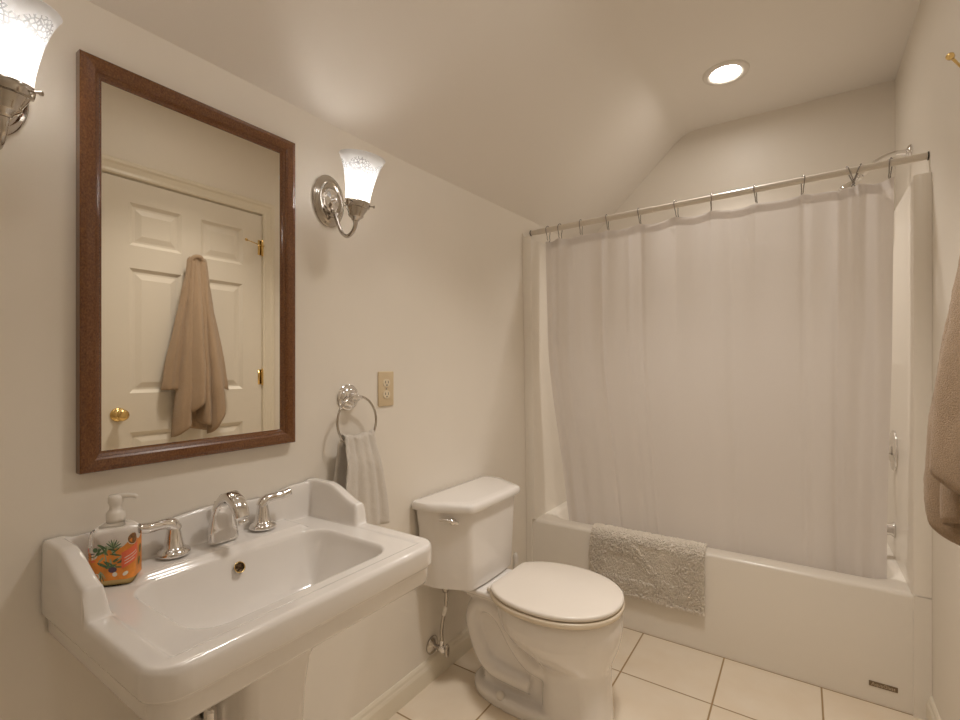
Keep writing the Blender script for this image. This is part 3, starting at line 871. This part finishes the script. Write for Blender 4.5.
# ------------------------------------------------------------------ soap bottle
def build_soap():
    t = thing('soap_dispenser', 'clear pump soap bottle with an orange tropical label on the basin', 'soap bottle', (.070, .381, SZ - .0045), rz=math.radians(50)); t.scale = (1, 1, 1.10)
    # body: wide flattened rounded block, local x = broad side
    bm = bmesh.new(); rings = []
    for z, a, b in ((0, .034, .022), (.004, .037, .025), (.03, .038, .026), (.085, .038, .026), (.094, .036, .024), (.102, .026, .018), (.107, .014, .013), (.115, .0125, .0125)):
        rings.append([Vector(p) for p in rrect(-a, a, -b, b, min(a, b) * .55, z, 6)])
    loft(bm, rings)
    body = from_bm('bottle', bm, M['clear'], t); body['label'] = 'clear plastic bottle'; auto_smooth(body, 50)
    bm = bmesh.new(); rings = []
    for z, a, b in ((.002, .033, .021), (.010, .036, .024), (.020, .036, .024)):
        rings.append([Vector(p) for p in rrect(-a, a, -b, b, min(a, b) * .55, z, 6)])
    loft(bm, rings); from_bm('liquid_soap', bm, M['soap'], t)
    # pump
    bm = bmesh.new()
    lathe(bm, [(.001, .106), (.015, .106), (.0155, .112), (.0155, .122), (.013, .126), (.0105, .128), (.010, .136), (.0125, .139), (.0125, .150), (.011, .153), (.001, .154)], n=28)
    tube(bm, [(0, 0, .149), (.014, 0, .151), (.030, 0, .150), (.036, 0, .147)], [.0055, .0045, .004, .0035], 10, 4)
    p = from_bm('pump', bm, M['plastic'], t); p['label'] = 'white plastic pump'
    # label wraps the front (local -y) and the right end
    m_list = [M['orange'], M['red'], M['green'], M['palegreen'], M['white'], M['brown'], M['purple']]
    bm = bmesh.new()
    per = rrect(-.0386, .0386, -.0266, .0266, .0147, 0, 6)
    # start at the (x0,y0) corner and run along the front and round the right end
    pts = []
    ring = per
    idx = list(range(0, 14))
    line = [ring[k] for k in idx] + [ring[14], ring[15]]
    L = [0.0]
    for a, b in zip(line, line[1:]): L.append(L[-1] + (b - a).length)
    tot = L[-1]
    def at(s, z, o=0.0):
        s = max(0, min(tot - 1e-6, s))
        for i in range(len(L) - 1):
            if s <= L[i + 1] + 1e-12:
                t_ = (s - L[i]) / max(1e-9, L[i + 1] - L[i]); p = line[i].lerp(line[i + 1], t_); d = (line[i + 1] - line[i]).normalized(); break
        nrm = Vector((d.y, -d.x, 0)); return Vector((p.x, p.y, z)) + nrm * o
    NS = 60
    def topz(u): return .060 + .018 * sm(.25, .75, u) + .004 * math.sin(u * 20)
    for k in range(NS):
        u0, u1 = k / NS, (k + 1) / NS
        bz = .012
        vs = [bm.verts.new(at(tot * a, b)) for a, b in ((u0, bz), (u1, bz), (u1, topz(u1)), (u0, topz(u0)))]
        fc = bm.faces.new(vs); fc.material_index = 0 if u0 > .02 else 4
    def blob(u, z, ru, rz, mi, o, ang=0, n=14):
        cs = []
        for k in range(n):
            a = 2 * PI * k / n; du = ru * math.cos(a); dz = rz * math.sin(a)
            cs.append(bm.verts.new(at(tot * u + du * math.cos(ang) - dz * math.sin(ang), z + du * math.sin(ang) + dz * math.cos(ang), o)))
        f2 = bm.faces.new(cs); f2.material_index = mi
    rg = random.Random(5)
    # white and dark striped animal face with reddish ears
    blob(.13, .056, .012, .007, 4, .0003); blob(.13, .066, .006, .005, 4, .0003); blob(.07, .066, .004, .004, 1, .0005); blob(.20, .066, .004, .004, 2, .0005)
    blob(.13, .059, .009, .0012, 6, .0005, .15); blob(.13, .054, .008, .0010, 2, .0005, .1); blob(.14, .047, .008, .0018, 1, .0005)
    for k in range(26):
        blob(rg.uniform(.24, .56), rg.uniform(.028, .072), rg.uniform(.005, .010), rg.uniform(.0012, .0024), rg.choice((2, 2, 3)), .0004 + k * 1e-5, rg.uniform(0, PI))
    for k in range(9):
        a = .2 + k * .32
        blob(.44 + .05 * math.cos(a), .066 + .008 * math.sin(a), .009, .0012, 2 if k % 2 else 3, .0007, a)
    for k in range(8):
        blob(.27 + .012 * (k - 4), .018 + .004 * (k % 2), .0075, .0009, 3 if k % 2 else 2, .0007, PI / 2 + (k - 4) * .18)
    blob(.43, .030, .007, .005, 6, .0008); blob(.46, .022, .004, .004, 4, .0009)
    blob(.70, .080, .0095, .0105, 4, .0005); blob(.70, .080, .0085, .0095, 5, .0008)
    for (a0, a1, b0, b1, mi, o) in ((.55, .80, .030, .058, 1, .0008), (.59, .75, .048, .0492, 4, .0011), (.59, .77, .043, .0442, 4, .0011), (.59, .72, .038, .0392, 4, .0011)):
        n = 8
        for k in range(n):
            u0 = a0 + (a1 - a0) * k / n; u1 = a0 + (a1 - a0) * (k + 1) / n
            s0, s1 = (u0 - a0) * .06, (u1 - a0) * .06
            bm.faces.new([bm.verts.new(at(tot * a, b, o)) for a, b in ((u0, b0 + s0), (u1, b0 + s1), (u1, b1 + s1), (u0, b1 + s0))]).material_index = mi
    blob(.21, .020, .0058, .0058, 4, .0008); blob(.21, .020, .0045, .0045, 0, .0010); blob(.21, .0205, .003, .0022, 4, .0012)
    blob(.60, .022, .005, .003, 4, .0008, .6); blob(.86, .035, .007, .003, 2, .0008, 1.2); blob(.9, .055, .008, .003, 2, .0008, 1.4)
    from_bm('bottle_label', bm, m_list, t, False, recalc=False)['label'] = 'orange and green printed label'
build_soap()

# ------------------------------------------------------------------ framed mirror
def build_mirror():
    t = thing('framed_mirror', 'rectangular wall mirror in a dark mahogany frame between the sconces', 'mirror', (0, .5765, 1.3995))
    hy, hz = .2375, .4105
    prof = [(0, 0), (0, .020), (.002, .0225), (.010, .024), (.024, .022), (.028, .019), (.0285, .016), (.034, .013), (.036, .010), (.0385, .009), (.0385, 0)]
    bm = bmesh.new(); rings = []
    for sy, sz in ((-1, -1), (1, -1), (1, 1), (-1, 1)):
        rings.append([Vector((.001 + d, sy * (hy - o), sz * (hz - o))) for o, d in prof])
    vr = [[bm.verts.new(p) for p in r] for r in rings]; n = len(prof)
    for i in range(4):
        a, b = vr[i], vr[(i + 1) % 4]
        for k in range(n):
            kk = (k + 1) % n; bm.faces.new((a[k], a[kk], b[kk], b[k]))
    from_bm('frame', bm, M['wood'], t, False)['label'] = 'dark mahogany frame'
    bm = bmesh.new(); box(bm, .004, .0085, -(hy - .038), hy - .038, -(hz - .038), hz - .038)
    from_bm('mirror_glass', bm, M['mirror'], t, False)['label'] = 'reflecting glass'
build_mirror()

# ------------------------------------------------------------------ wall sconces
def build_sconce(y, label, z=1.69):
    t = thing('wall_sconce', label, 'wall lamp', (0, y, z), 'chrome wall sconces beside the mirror')
    bm = bmesh.new()   # oval stepped backplate (u is horizontal for an x axis)
    lathe(bm, [(.001, 0), (.076, 0), (.077, .004), (.073, .008), (.068, .009), (.065, .013), (.058, .017), (.052, .018), (.049, .014), (.040, .013)], (.001, 0, 0), (1, 0, 0), 56, su=.74, cap=True)
    bp = from_bm('backplate', bm, M['nickel'], t); auto_smooth(bp, 50); bp['label'] = 'oval stepped chrome backplate'
    bm = bmesh.new()
    lathe(bm, [(.001, .010), (.036, .012), (.036, .016), (.030, .021), (.016, .023), (.012, .027), (.009, .034), (.005, .038), (.001, .039)], (.001, 0, 0), (1, 0, 0), 40, su=.74)
    for k in range(18):
        a = 2 * PI * k / 18
        lathe(bm, [(.001, 0), (.003, .001), (.001, .003)], (.017, .0245 * math.cos(a) * .9, .031 * math.sin(a)), (1, 0, 0), 8)
    from_bm('boss', bm, M['chrome'], bp)
    bm = bmesh.new()
    tube(bm, [(.018, 0, -.028), (.030, 0, -.040), (.046, 0, -.075), (.062, 0, -.102), (.085, 0, -.117), (.108, 0, -.108), (.120, 0, -.090), (.120, 0, -.074)], [.0065, .006, .0055, .0055, .0055, .0055, .006, .008], 14)
    from_bm('arm', bm, M['nickel'], t)
    lean = Matrix.Translation((.120, 0, -.075)) @ Matrix.Rotation(math.radians(9.5), 4, 'Y') @ Matrix.Translation((-.120, 0, .075))
    bm = bmesh.new()
    lathe(bm, [(.001, -.078), (.010, -.078), (.012, -.073), (.019, -.068), (.0215, -.064), (.021, -.060), (.029, -.046), (.030, -.042), (.035, -.040), (.0365, -.035), (.0365, -.025), (.035, -.023), (.033, -.026), (.030, -.034), (.001, -.036)], (.120, 0, 0), (0, 0, 1), 40)
    for k in range(3):
        a = 2 * PI * k / 3 + .9
        d = Vector((math.cos(a), math.sin(a), 0))
        lathe(bm, [(.001, 0), (.002, 0), (.002, .010), (.004, .010), (.004, .014), (.001, .014)], Vector((.120, 0, -.030)) + d * .035, d, 10)
    ho = from_bm('shade_holder', bm, M['nickel'], t); auto_smooth(ho, 50); ho.matrix_local = lean
    # bell shade of etched glass
    bm = bmesh.new()
    outp = [(.030, 0), (.0335, .012), (.0350, .030), (.0385, .052), (.0430, .074), (.0490, .096), (.0550, .113), (.0615, .126), (.0640, .1295)]
    inp = [(.0630, .131), (.0600, .1275), (.0530, .113), (.047, .096), (.041, .075), (.0365, .052), (.033, .030), (.0315, .012), (.028, 0)]
    lathe(bm, outp + inp, (0, 0, 0), (0, 0, 1), 64, cap=False)
    s = from_bm('glass_shade', bm, M['shade'], t); s.matrix_local = lean @ Matrix.Translation((.120, 0, -.032)); auto_smooth(s, 60); s['label'] = 'frosted bell shade etched with scrollwork'
    bm = bmesh.new()
    lathe(bm, [(.001, 0), (.010, 0), (.012, .010), (.018, .028), (.021, .042), (.018, .056), (.010, .064), (.001, .066)], (.120, 0, -.034), (0, 0, 1), 20)
    b = from_bm('bulb', bm, M['bulb'], t); b.matrix_local = lean
build_sconce(.213, 'chrome wall sconce with etched bell shade left of the mirror, cut by the photo edge', 1.675)
build_sconce(.940, 'chrome wall sconce with etched bell shade right of the mirror')

# ------------------------------------------------------------------ outlet
t = thing('electrical_outlet', 'tan duplex electrical outlet on the wall above the toilet side of the basin', 'electrical outlet', (0, 1.178, 1.120))
bm = bmesh.new(); box(bm, 0, .0055, -.036, .036, -.0585, .0585, .003, 3)
o = from_bm('cover_plate', bm, M['outlet'], t); auto_smooth(o, 30)
for s in (-1, 1):
    bm = bmesh.new(); lathe(bm, [(.001, 0), (.0165, 0), (.0165, .0025), (.015, .0032), (.001, .0032)], (.0050, 0, s * .0195), (1, 0, 0), 28, sy=.86)
    r = from_bm('socket', bm, M['receptacle'], t, False)
    bm = bmesh.new()
    box(bm, .0078, .0086, -.0075, -.0055, s * .0195 - .001, s * .0195 + .007); box(bm, .0078, .0086, .0055, .0075, s * .0195 - .001, s * .0195 + .007)
    lathe(bm, [(.001, 0), (.0026, 0), (.0026, .0006), (.001, .0006)], (.0080, 0, s * .0195 - .007), (1, 0, 0), 12)
    from_bm('socket_slots', bm, M['dark'], r, False)
bm = bmesh.new(); lathe(bm, [(.001, 0), (.003, 0), (.002, .0015), (.001, .0015)], (.0055, 0, 0), (1, 0, 0), 12)
from_bm('screw', bm, M['nickel'], t)

# ------------------------------------------------------------------ towel ring and hand towel
RYC, RZC, RR = 1.014, 1.028, .077
t = thing('towel_ring', 'round chrome towel ring on the wall right of the mirror', 'towel ring', (0, RYC, 1.100))
bm = bmesh.new(); lathe(bm, [(.001, 0), (.040, 0), (.041, .004), (.037, .008), (.034, .008), (.031, .014), (.022, .018), (.015, .019), (.013, .030), (.014, .040), (.011, .046), (.001, .048)], (.001, 0, 0), (1, 0, 0), 40)
for k in range(14):
    a = 2 * PI * k / 14; lathe(bm, [(.001, 0), (.0035, .001), (.001, .004)], (.0145, .027 * math.cos(a), .027 * math.sin(a)), (1, 0, 0), 8)
o = from_bm('rosette', bm, M['chrome'], t); auto_smooth(o, 50)
bm = bmesh.new(); tube(bm, [(.040, -.018, .0), (.042, 0, .002), (.040, .020, .0)], [.007, .008, .007], 12)
from_bm('ring_post', bm, M['chrome'], t)
bm = bmesh.new(); torus(bm, (.046, 0, RZC - 1.100), RR, .0036, (1, 0, .04)); from_bm('ring', bm, M['nickel'], t)

def sheet(bm, rows, th=.005, amp=.0015, seed=0, mi=0):
    """rows: list of (list of points) across; makes a closed thick sheet; thickness goes towards +/-normal"""
    nr, nc = len(rows), len(rows[0])
    N = [[None] * nc for _ in rows]
    for i in range(nr):
        for j in range(nc):
            du = rows[i][min(j + 1, nc - 1)] - rows[i][max(j - 1, 0)]
            dv = rows[min(i + 1, nr - 1)][j] - rows[max(i - 1, 0)][j]
            n_ = du.cross(dv); N[i][j] = n_.normalized() if n_.length > 1e-12 else Vector((1, 0, 0))
    A = []; B = []
    for i in range(nr):
        a = []; b = []
        for j in range(nc):
            p = rows[i][j]; q = amp * noise.noise(Vector((p.x * 90, p.y * 90, p.z * 90 + seed)))
            edge = min(j, nc - 1 - j, nr - 1 - i); k = .35 if edge == 0 else .8 if edge == 1 else 1
            a.append(bm.verts.new(p + N[i][j] * (th / 2 * k + q))); b.append(bm.verts.new(p - N[i][j] * (th / 2 * k - q)))
        A.append(a); B.append(b)
    for i in range(nr - 1):
        for j in range(nc - 1):
            bm.faces.new((A[i][j], A[i][j + 1], A[i + 1][j + 1], A[i + 1][j]))
            bm.faces.new((B[i][j], B[i + 1][j], B[i + 1][j + 1], B[i][j + 1]))
    for j in range(nc - 1):
        bm.faces.new((A[0][j], B[0][j], B[0][j + 1], A[0][j + 1])); bm.faces.new((A[-1][j], A[-1][j + 1], B[-1][j + 1], B[-1][j]))
    for i in range(nr - 1):
        bm.faces.new((A[i][0], A[i + 1][0], B[i + 1][0], B[i][0])); bm.faces.new((A[i][-1], B[i][-1], B[i + 1][-1], A[i + 1][-1]))

def build_hand_towel():
    bm = bmesh.new(); nc = 46
    rows = []
    # single sheet: up the back, over the bottom of the ring, down the front
    def top_pt(u):
        y = RYC + (-.060 + .122 * u)
        zr = RZC - math.sqrt(max(RR ** 2 - (y - RYC) ** 2, 0)) if abs(y - RYC) < RR else RZC
        return y, max(zr, RZC - .060) + .010 + .003 * math.sin(u * 11)
    NB, NF = 26, 44
    for i in range(NB + 1):                       # back drop, from bottom to top
        v = 1 - i / NB
        row = []
        for j in range(nc + 1):
            u = j / nc; ty, tz = top_pt(u)
            yb = .935 + .13 * u
            y = ty + (yb - ty) * sm(0, .9, v); z = tz + (.80 - tz) * v
            x = .046 - .016 * sm(0, .15, v) + .004 * math.sin(u * 17 + 1) * v - .004 * v
            row.append(Vector((x, y, z)))
        rows.append(row)
    for i in range(1, 6):                          # over the ring
        a = i / 6 * PI
        row = []
        for j in range(nc + 1):
            u = j / nc; ty, tz = top_pt(u)
            row.append(Vector((.046 - .009 * math.cos(a) , ty, tz + .007 * math.sin(a))))
        rows.append(row)
    for i in range(NF + 1):
        v = i / NF; row = []
        for j in range(nc + 1):
            u = j / nc; ty, tz = top_pt(u)
            ya = .925 + .192 * u
            y = ty + (ya - ty) * sm(-.05, 1.0, v) ; zb = .708 - .012 * u
            z = tz + (zb - tz) * v
            x = .056 + .016 * sm(0, .35, v) + (.006 * math.sin(u * 12 + .6) + .004 * math.sin(u * 27 + 2)) * (.55 + .45 * v) + .010 * v
            row.append(Vector((x, y, z)))
        rows.append(row)
    sheet(bm, rows, .007, .0016, 3)
    o = from_bm('hand_towel', bm, M['handtowel'])
    tag(o, 'cream terry hand towel hanging through the chrome ring', 'hand towel')
build_hand_towel()

# ------------------------------------------------------------------ toilet
TYC = 1.542
toilet = thing('toilet', 'white two-piece toilet with closed lid between basin and bath', 'toilet', (0, TYC, 0))
def egg(cx, a, b, z, n=48, back=1.0, p=2.0):
    out = []
    for k in range(n):
        t_ = 2 * PI * k / n; c, s = math.cos(t_), math.sin(t_)
        rx = a * (math.copysign(abs(c) ** (2 / p), c)); 
        if c < 0: rx *= back
        out.append(Vector((cx + rx, b * math.copysign(abs(s) ** (2 / p), s) * (1 - .06 * c), z)))
    return out
def build_toilet():
    # body of bowl, deck and foot, fused by a voxel remesh
    bm = bmesh.new()
    rings = [egg(.546, .112, .104, .000, p=3.2), egg(.546, .110, .100, .05, p=3.2), egg(.545, .109, .098, .12, p=3.0), egg(.540, .113, .101, .18, p=2.9), egg(.530, .126, .110, .205, p=2.6), egg(.506, .162, .138, .235, p=2.2),
             egg(.486, .194, .162, .265), egg(.477, .212, .180, .30), egg(.474, .220, .187, .335), egg(.473, .220, .187, .362), egg(.472, .218, .185, .380), egg(.472, .208, .176, .388)]
    loft(bm, rings)
    # deck below the tank
    loft(bm, [rrect(.035, .36, -.105, .105, .02, .364), rrect(.03, .36, -.115, .115, .02, .376), rrect(.03, .36, -.115, .115, .02, .390)])
    loft(bm, [rrect(.16, .40, -.050, .050, .03, .26), rrect(.14, .40, -.070, .070, .03, .33), rrect(.08, .36, -.090, .090, .02, .372)])
    # foot plate
    loft(bm, [egg(.375, .235, .118, .0, p=2.3), egg(.375, .235, .118, .028, p=2.3), egg(.378, .226, .108, .040, p=2.3)])
    # central web behind the column
    loft(bm, [rrect(.20, .46, -.060, .060, .02, .0), rrect(.17, .46, -.060, .060, .02, .36)])
    for s in (-1, 1):
        # trapway: down from the bowl, back up over the weir, then down to the floor outlet
        pts = [(.480, s * .050, .160), (.400, s * .054, .175), (.340, s * .055, .225), (.290, s * .055, .290), (.235, s * .054, .322), (.180, s * .052, .312), (.155, s * .050, .260), (.170, s * .050, .200), (.200, s * .052, .140), (.245, s * .054, .105), (.31, s * .055, .095), (.40, s * .055, .090)]
        tube(bm, pts, [.040, .040, .038, .036, .034, .034, .036, .036, .036, .036, .034, .032], 16, 5)
    o = from_bm('bowl', bm, M['porcelain'], toilet)
    r = o.modifiers.new('r', 'REMESH'); r.mode = 'VOXEL'; r.voxel_size = .0045; r.use_smooth_shade = True
    s_ = o.modifiers.new('s', 'SMOOTH'); s_.factor = .5; s_.iterations = 8
    apply_mods(o)
    if not o.data.materials: o.data.materials.append(M['porcelain'])
    for s in (-1, 1):
        bm = bmesh.new(); lathe(bm, [(.001, 0), (.0155, 0), (.016, .006), (.013, .015), (.007, .020), (.001, .0215)], (.300, s * .100, .034), (0, s * .25, 1), 24)
        from_bm('bolt_cap', bm, M['plastic'], toilet)
    # seat ring and lid
    def plate(name, z0, z1, a, b, cx, m, r=.006, back=1.17, xb=.266):
        bm = bmesh.new(); rings = []
        def rg(ins, z):
            out = egg(cx, a - ins, b - ins, z, 96, back, 2.15)
            return [Vector((max(p.x, xb + ins), p.y, p.z)) for p in out]
        rings.append(rg(r, z0))
        for k in range(1, 4):
            q = k / 3 * PI / 2; rings.append(rg(r * (1 - math.sin(q)), z0 + r * (1 - math.cos(q))))
        for k in range(0, 4):
            q = k / 3 * PI / 2; rings.append(rg(r * (1 - math.cos(q)), z1 - r * (1 - math.sin(q))))
        rings.append(rg(.03, z1 + .0015)); rings.append(rg(.09, z1 + .0025))
        loft(bm, rings); o = from_bm(name, bm, m, toilet); auto_smooth(o, 50); return o
    plate('seat', .3890, .4080, .216, .200, .480, M['bisque'], .006)['label'] = 'cream seat ring'
    plate('seat_lid', .4110, .4275, .214, .198, .480, M['seat'], .007)['label'] = 'closed white lid'
    for s in (-1, 1):
        bm = bmesh.new(); lathe(bm, [(.001, -.028), (.009, -.028), (.010, -.024), (.010, .024), (.009, .028), (.001, .028)], (.258, s * .085, .404), (0, 1, 0), 16)
        box(bm, .240, .27, s * .085 - .014, s * .085 + .014, .388, .398, .003)
        from_bm('seat_hinge', bm, M['seat'], toilet)
    # tank: hexagonal plan, bowed and tapering towards its base
    def hexr(xb, xf, hb, hf, z, ch=.0):
        # plan: back width hb, front width hf, chamfered shoulders
        xm = xb + (xf - xb) * .36
        base = [(xb, -hb), (xm, -hb), (xf, -hf), (xf + .006, -hf * .4), (xf + .006, hf * .4), (xf, hf), (xm, hb), (xb, hb)]
        out = []; n = len(base); r = .018
        for k in range(n):
            p = Vector((*base[k], 0)); a = Vector((*base[k - 1], 0)); b = Vector((*base[(k + 1) % n], 0))
            da = (a - p).normalized() * min(r, (a - p).length * .45); db = (b - p).normalized() * min(r, (b - p).length * .45)
            for q in (0, .25, .5, .75, 1):
                t_ = q; out.append((p + da) * (1 - t_) ** 2 + p * 2 * t_ * (1 - t_) + (p + db) * t_ ** 2)
        return [Vector((v.x, v.y, z)) for v in out]
    bm = bmesh.new()
    rings = [hexr(.025, .192, .184, .130, .391), hexr(.018, .205, .198, .142, .398), hexr(.016, .207, .206, .146, .45), hexr(.016, .209, .215, .149, .53), hexr(.015, .210, .218, .152, .60), hexr(.014, .212, .228, .156, .66), hexr(.014, .212, .230, .157, .682)]
    loft(bm, rings); o = from_bm('tank', bm, M['porcelain'], toilet); auto_smooth(o, 40)
    bm = bmesh.new()
    rings = [hexr(.008, .218, .236, .163, .680), hexr(.006, .228, .244, .170, .683), hexr(.006, .230, .246, .172, .688), hexr(.006, .230, .246, .172, .702), hexr(.008, .226, .243, .169, .709), hexr(.012, .218, .236, .163, .7125), hexr(.03, .19, .21, .14, .714)]
    loft(bm, rings); o = from_bm('tank_lid', bm, M['porcelain'], toilet); auto_smooth(o, 40)
    # flush lever on the chamfered left shoulder
    n_ = Vector((.074, -.136, 0)); n_ = Vector((.075, -.14, 0))
    e0 = Vector((.086, -.226, 0)); e1 = Vector((.212, -.155, 0)); d = (e1 - e0).normalized(); nn = Vector((d.y, -d.x, 0))
    c = e0.lerp(e1, .55) + Vector((0, 0, .648)) + nn * .0
    bm = bmesh.new(); lathe(bm, [(.001, -.004), (.013, -.004), (.013, .004), (.009, .010), (.001, .011)], c, nn, 20)
    tube(bm, [c + nn * .008 + d * .020 + Vector((0, 0, -.004)), c + nn * .013 + Vector((0, 0, .003)), c + nn * .015 - d * .022 + Vector((0, 0, .009)), c + nn * .013 - d * .046 + Vector((0, 0, .009))], [.006, .008, .006, .005], 12, 6)
    from_bm('flush_lever', bm, M['chrome'], toilet)['label'] = 'chrome flush lever'
build_toilet()

# supply valve and hose
v = thing('water_supply_valve', 'chrome shut-off valve with a braided hose rising to the toilet tank', 'water valve', (0, 1.425, .130))
bm = bmesh.new(); lathe(bm, [(.001, 0), (.033, 0), (.034, .003), (.028, .009), (.016, .015), (.014, .017), (.001, .017)], (.001, 0, 0), (1, 0, 0), 32)
from_bm('escutcheon', bm, M['nickel'], v)
bm = bmesh.new(); lathe(bm, [(.001, 0), (.009, 0), (.009, .022), (.014, .024), (.014, .046), (.010, .048), (.008, .058), (.001, .058)], (.014, 0, 0), (1, 0, 0), 20)
lathe(bm, [(.001, 0), (.010, 0), (.010, .022), (.007, .026), (.001, .026)], (.050, 0, .006), (0, 0, 1), 16)
from_bm('valve_body', bm, M['chrome'], v)
bm = bmesh.new(); lathe(bm, [(.001, 0), (.020, .001), (.022, .004), (.020, .008), (.010, .011), (.001, .011)], (.070, 0, 0), (1, 0, 0), 28, su=.6, sy=1.15)
from_bm('valve_handle', bm, M['nickel'], v)
bm = bmesh.new(); tube(bm, [(.050, 0, .030), (.050, -.002, .07), (.060, -.006, .12), (.078, -.012, .17), (.085, -.018, .21), (.085, -.022, .245)], [.0068] * 6, 12)
from_bm('supply_hose', bm, M['nickel'], v)
bm = bmesh.new(); lathe(bm, [(.001, 0), (.011, 0), (.013, .006), (.017, .014), (.017, .026), (.001, .026)], (.085, -.022, .233), (0, 0, 1), 12)
from_bm('coupling_nut', bm, M['nickel'], v)
bm = bmesh.new(); tube(bm, [(.0655, -.0075, .135), (.0735, -.0105, .158), (.079, -.0125, .176)], .0078, 12, 3)
from_bm('hose_sleeve', bm, M['plastic'], v)

# toilet brush in the corner by the tank
b = thing('toilet_brush', 'white toilet brush standing on the floor between tank and bath', 'toilet brush', (.085, 1.925, 0))
bm = bmesh.new(); lathe(bm, [(.001, 0), (.045, 0), (.047, .006), (.040, .09), (.036, .12), (.033, .12), (.033, .11), (.001, .10)], n=28)
from_bm('holder', bm, M['plastic'], b)
bm = bmesh.new(); lathe(bm, [(.001, .10), (.007, .10), (.007, .22), (.013, .25), (.013, .318), (.009, .332), (.001, .338)], n=20)
from_bm('handle', bm, M['plastic'], b)

# ------------------------------------------------------------------ bath towel hung on the door
def build_towel():
    bm = bmesh.new()
    hz, hy, hx = 1.765, 1.272, DX - .045
    # each lobe: bottom y range, edge x, bulge x, bottom z at its two ends, top y range, order
    lobes = [
        # ya, yb, xe_a, xe_b, xo, zl, zr, ta, tb
        (1.108, 1.185, 1.500, 1.480, 1.478, 1.075, 1.075, 1.226, 1.252),
        (1.150, 1.232, 1.500, 1.490, 1.420, .835, .900, 1.236, 1.266),
        (1.200, 1.300, 1.480, 1.480, 1.392, .940, 1.040, 1.248, 1.294),
        (1.255, 1.345, 1.490, 1.485, 1.412, .905, .865, 1.272, 1.314),
        (1.315, 1.400, 1.475, 1.505, 1.388, .835, .985, 1.288, 1.322),
        (1.170, 1.330, 1.495, 1.495, 1.475, .890, .850, 1.250, 1.300),
        (1.345, 1.445, 1.470, 1.505, 1.470, 1.100, 1.060, 1.296, 1.326),
    ]
    for li, (ya, yb, xea, xeb, xo, zl, zr, ta, tb) in enumerate(lobes):
        NR, NC = 70, 24; rows = []
        for i in range(NR + 1):
            v = i / NR
            g = v ** .85; row = []
            for j in range(NC + 1):
                u = j / NC
                yt = ta + (tb - ta) * u; ybm = ya + (yb - ya) * u
                y = yt + (ybm - yt) * (.55 * v + .45 * sm(0, 1, v))
                zb = zl + (zr - zl) * u
                arch = math.sin(PI * u)
                zt = hz - .018 + .020 * arch - .012 * abs(y - hy) / .03 * 0
                z = zt + (zb - zt) * v
                xt = hx - .010 * arch + .006
                xb = xea + (xeb - xea) * u + (xo - (xea + xeb) / 2) * arch ** .6
                x = xt + (xb - xt) * sm(-.15, 1.0, v)
                x += .007 * math.sin(u * 9 + li * 2 + v * 2) * v + .003 * noise.noise(Vector((u * 4, v * 7, li * 3)))
                y += .004 * noise.noise(Vector((v * 6, li * 5, u)))
                row.append(Vector((x, y, z)))
            rows.append(row)
        sheet(bm, rows, .0065, .0016, li * 7)
    # gathered loop over the hook
    tube(bm, [(hx + .004, 1.240, hz - .035), (hx - .004, 1.256, hz - .002), (hx - .008, 1.274, hz + .006), (hx - .006, 1.292, hz + .000), (hx + .002, 1.306, hz - .035)], [.010, .013, .013, .013, .010], 12, 6)
    o = from_bm('bath_towel', bm, M['towel'])
    tag(o, 'tan terry bath towel hanging on the door, at the right edge of the photo', 'towel')
build_towel()
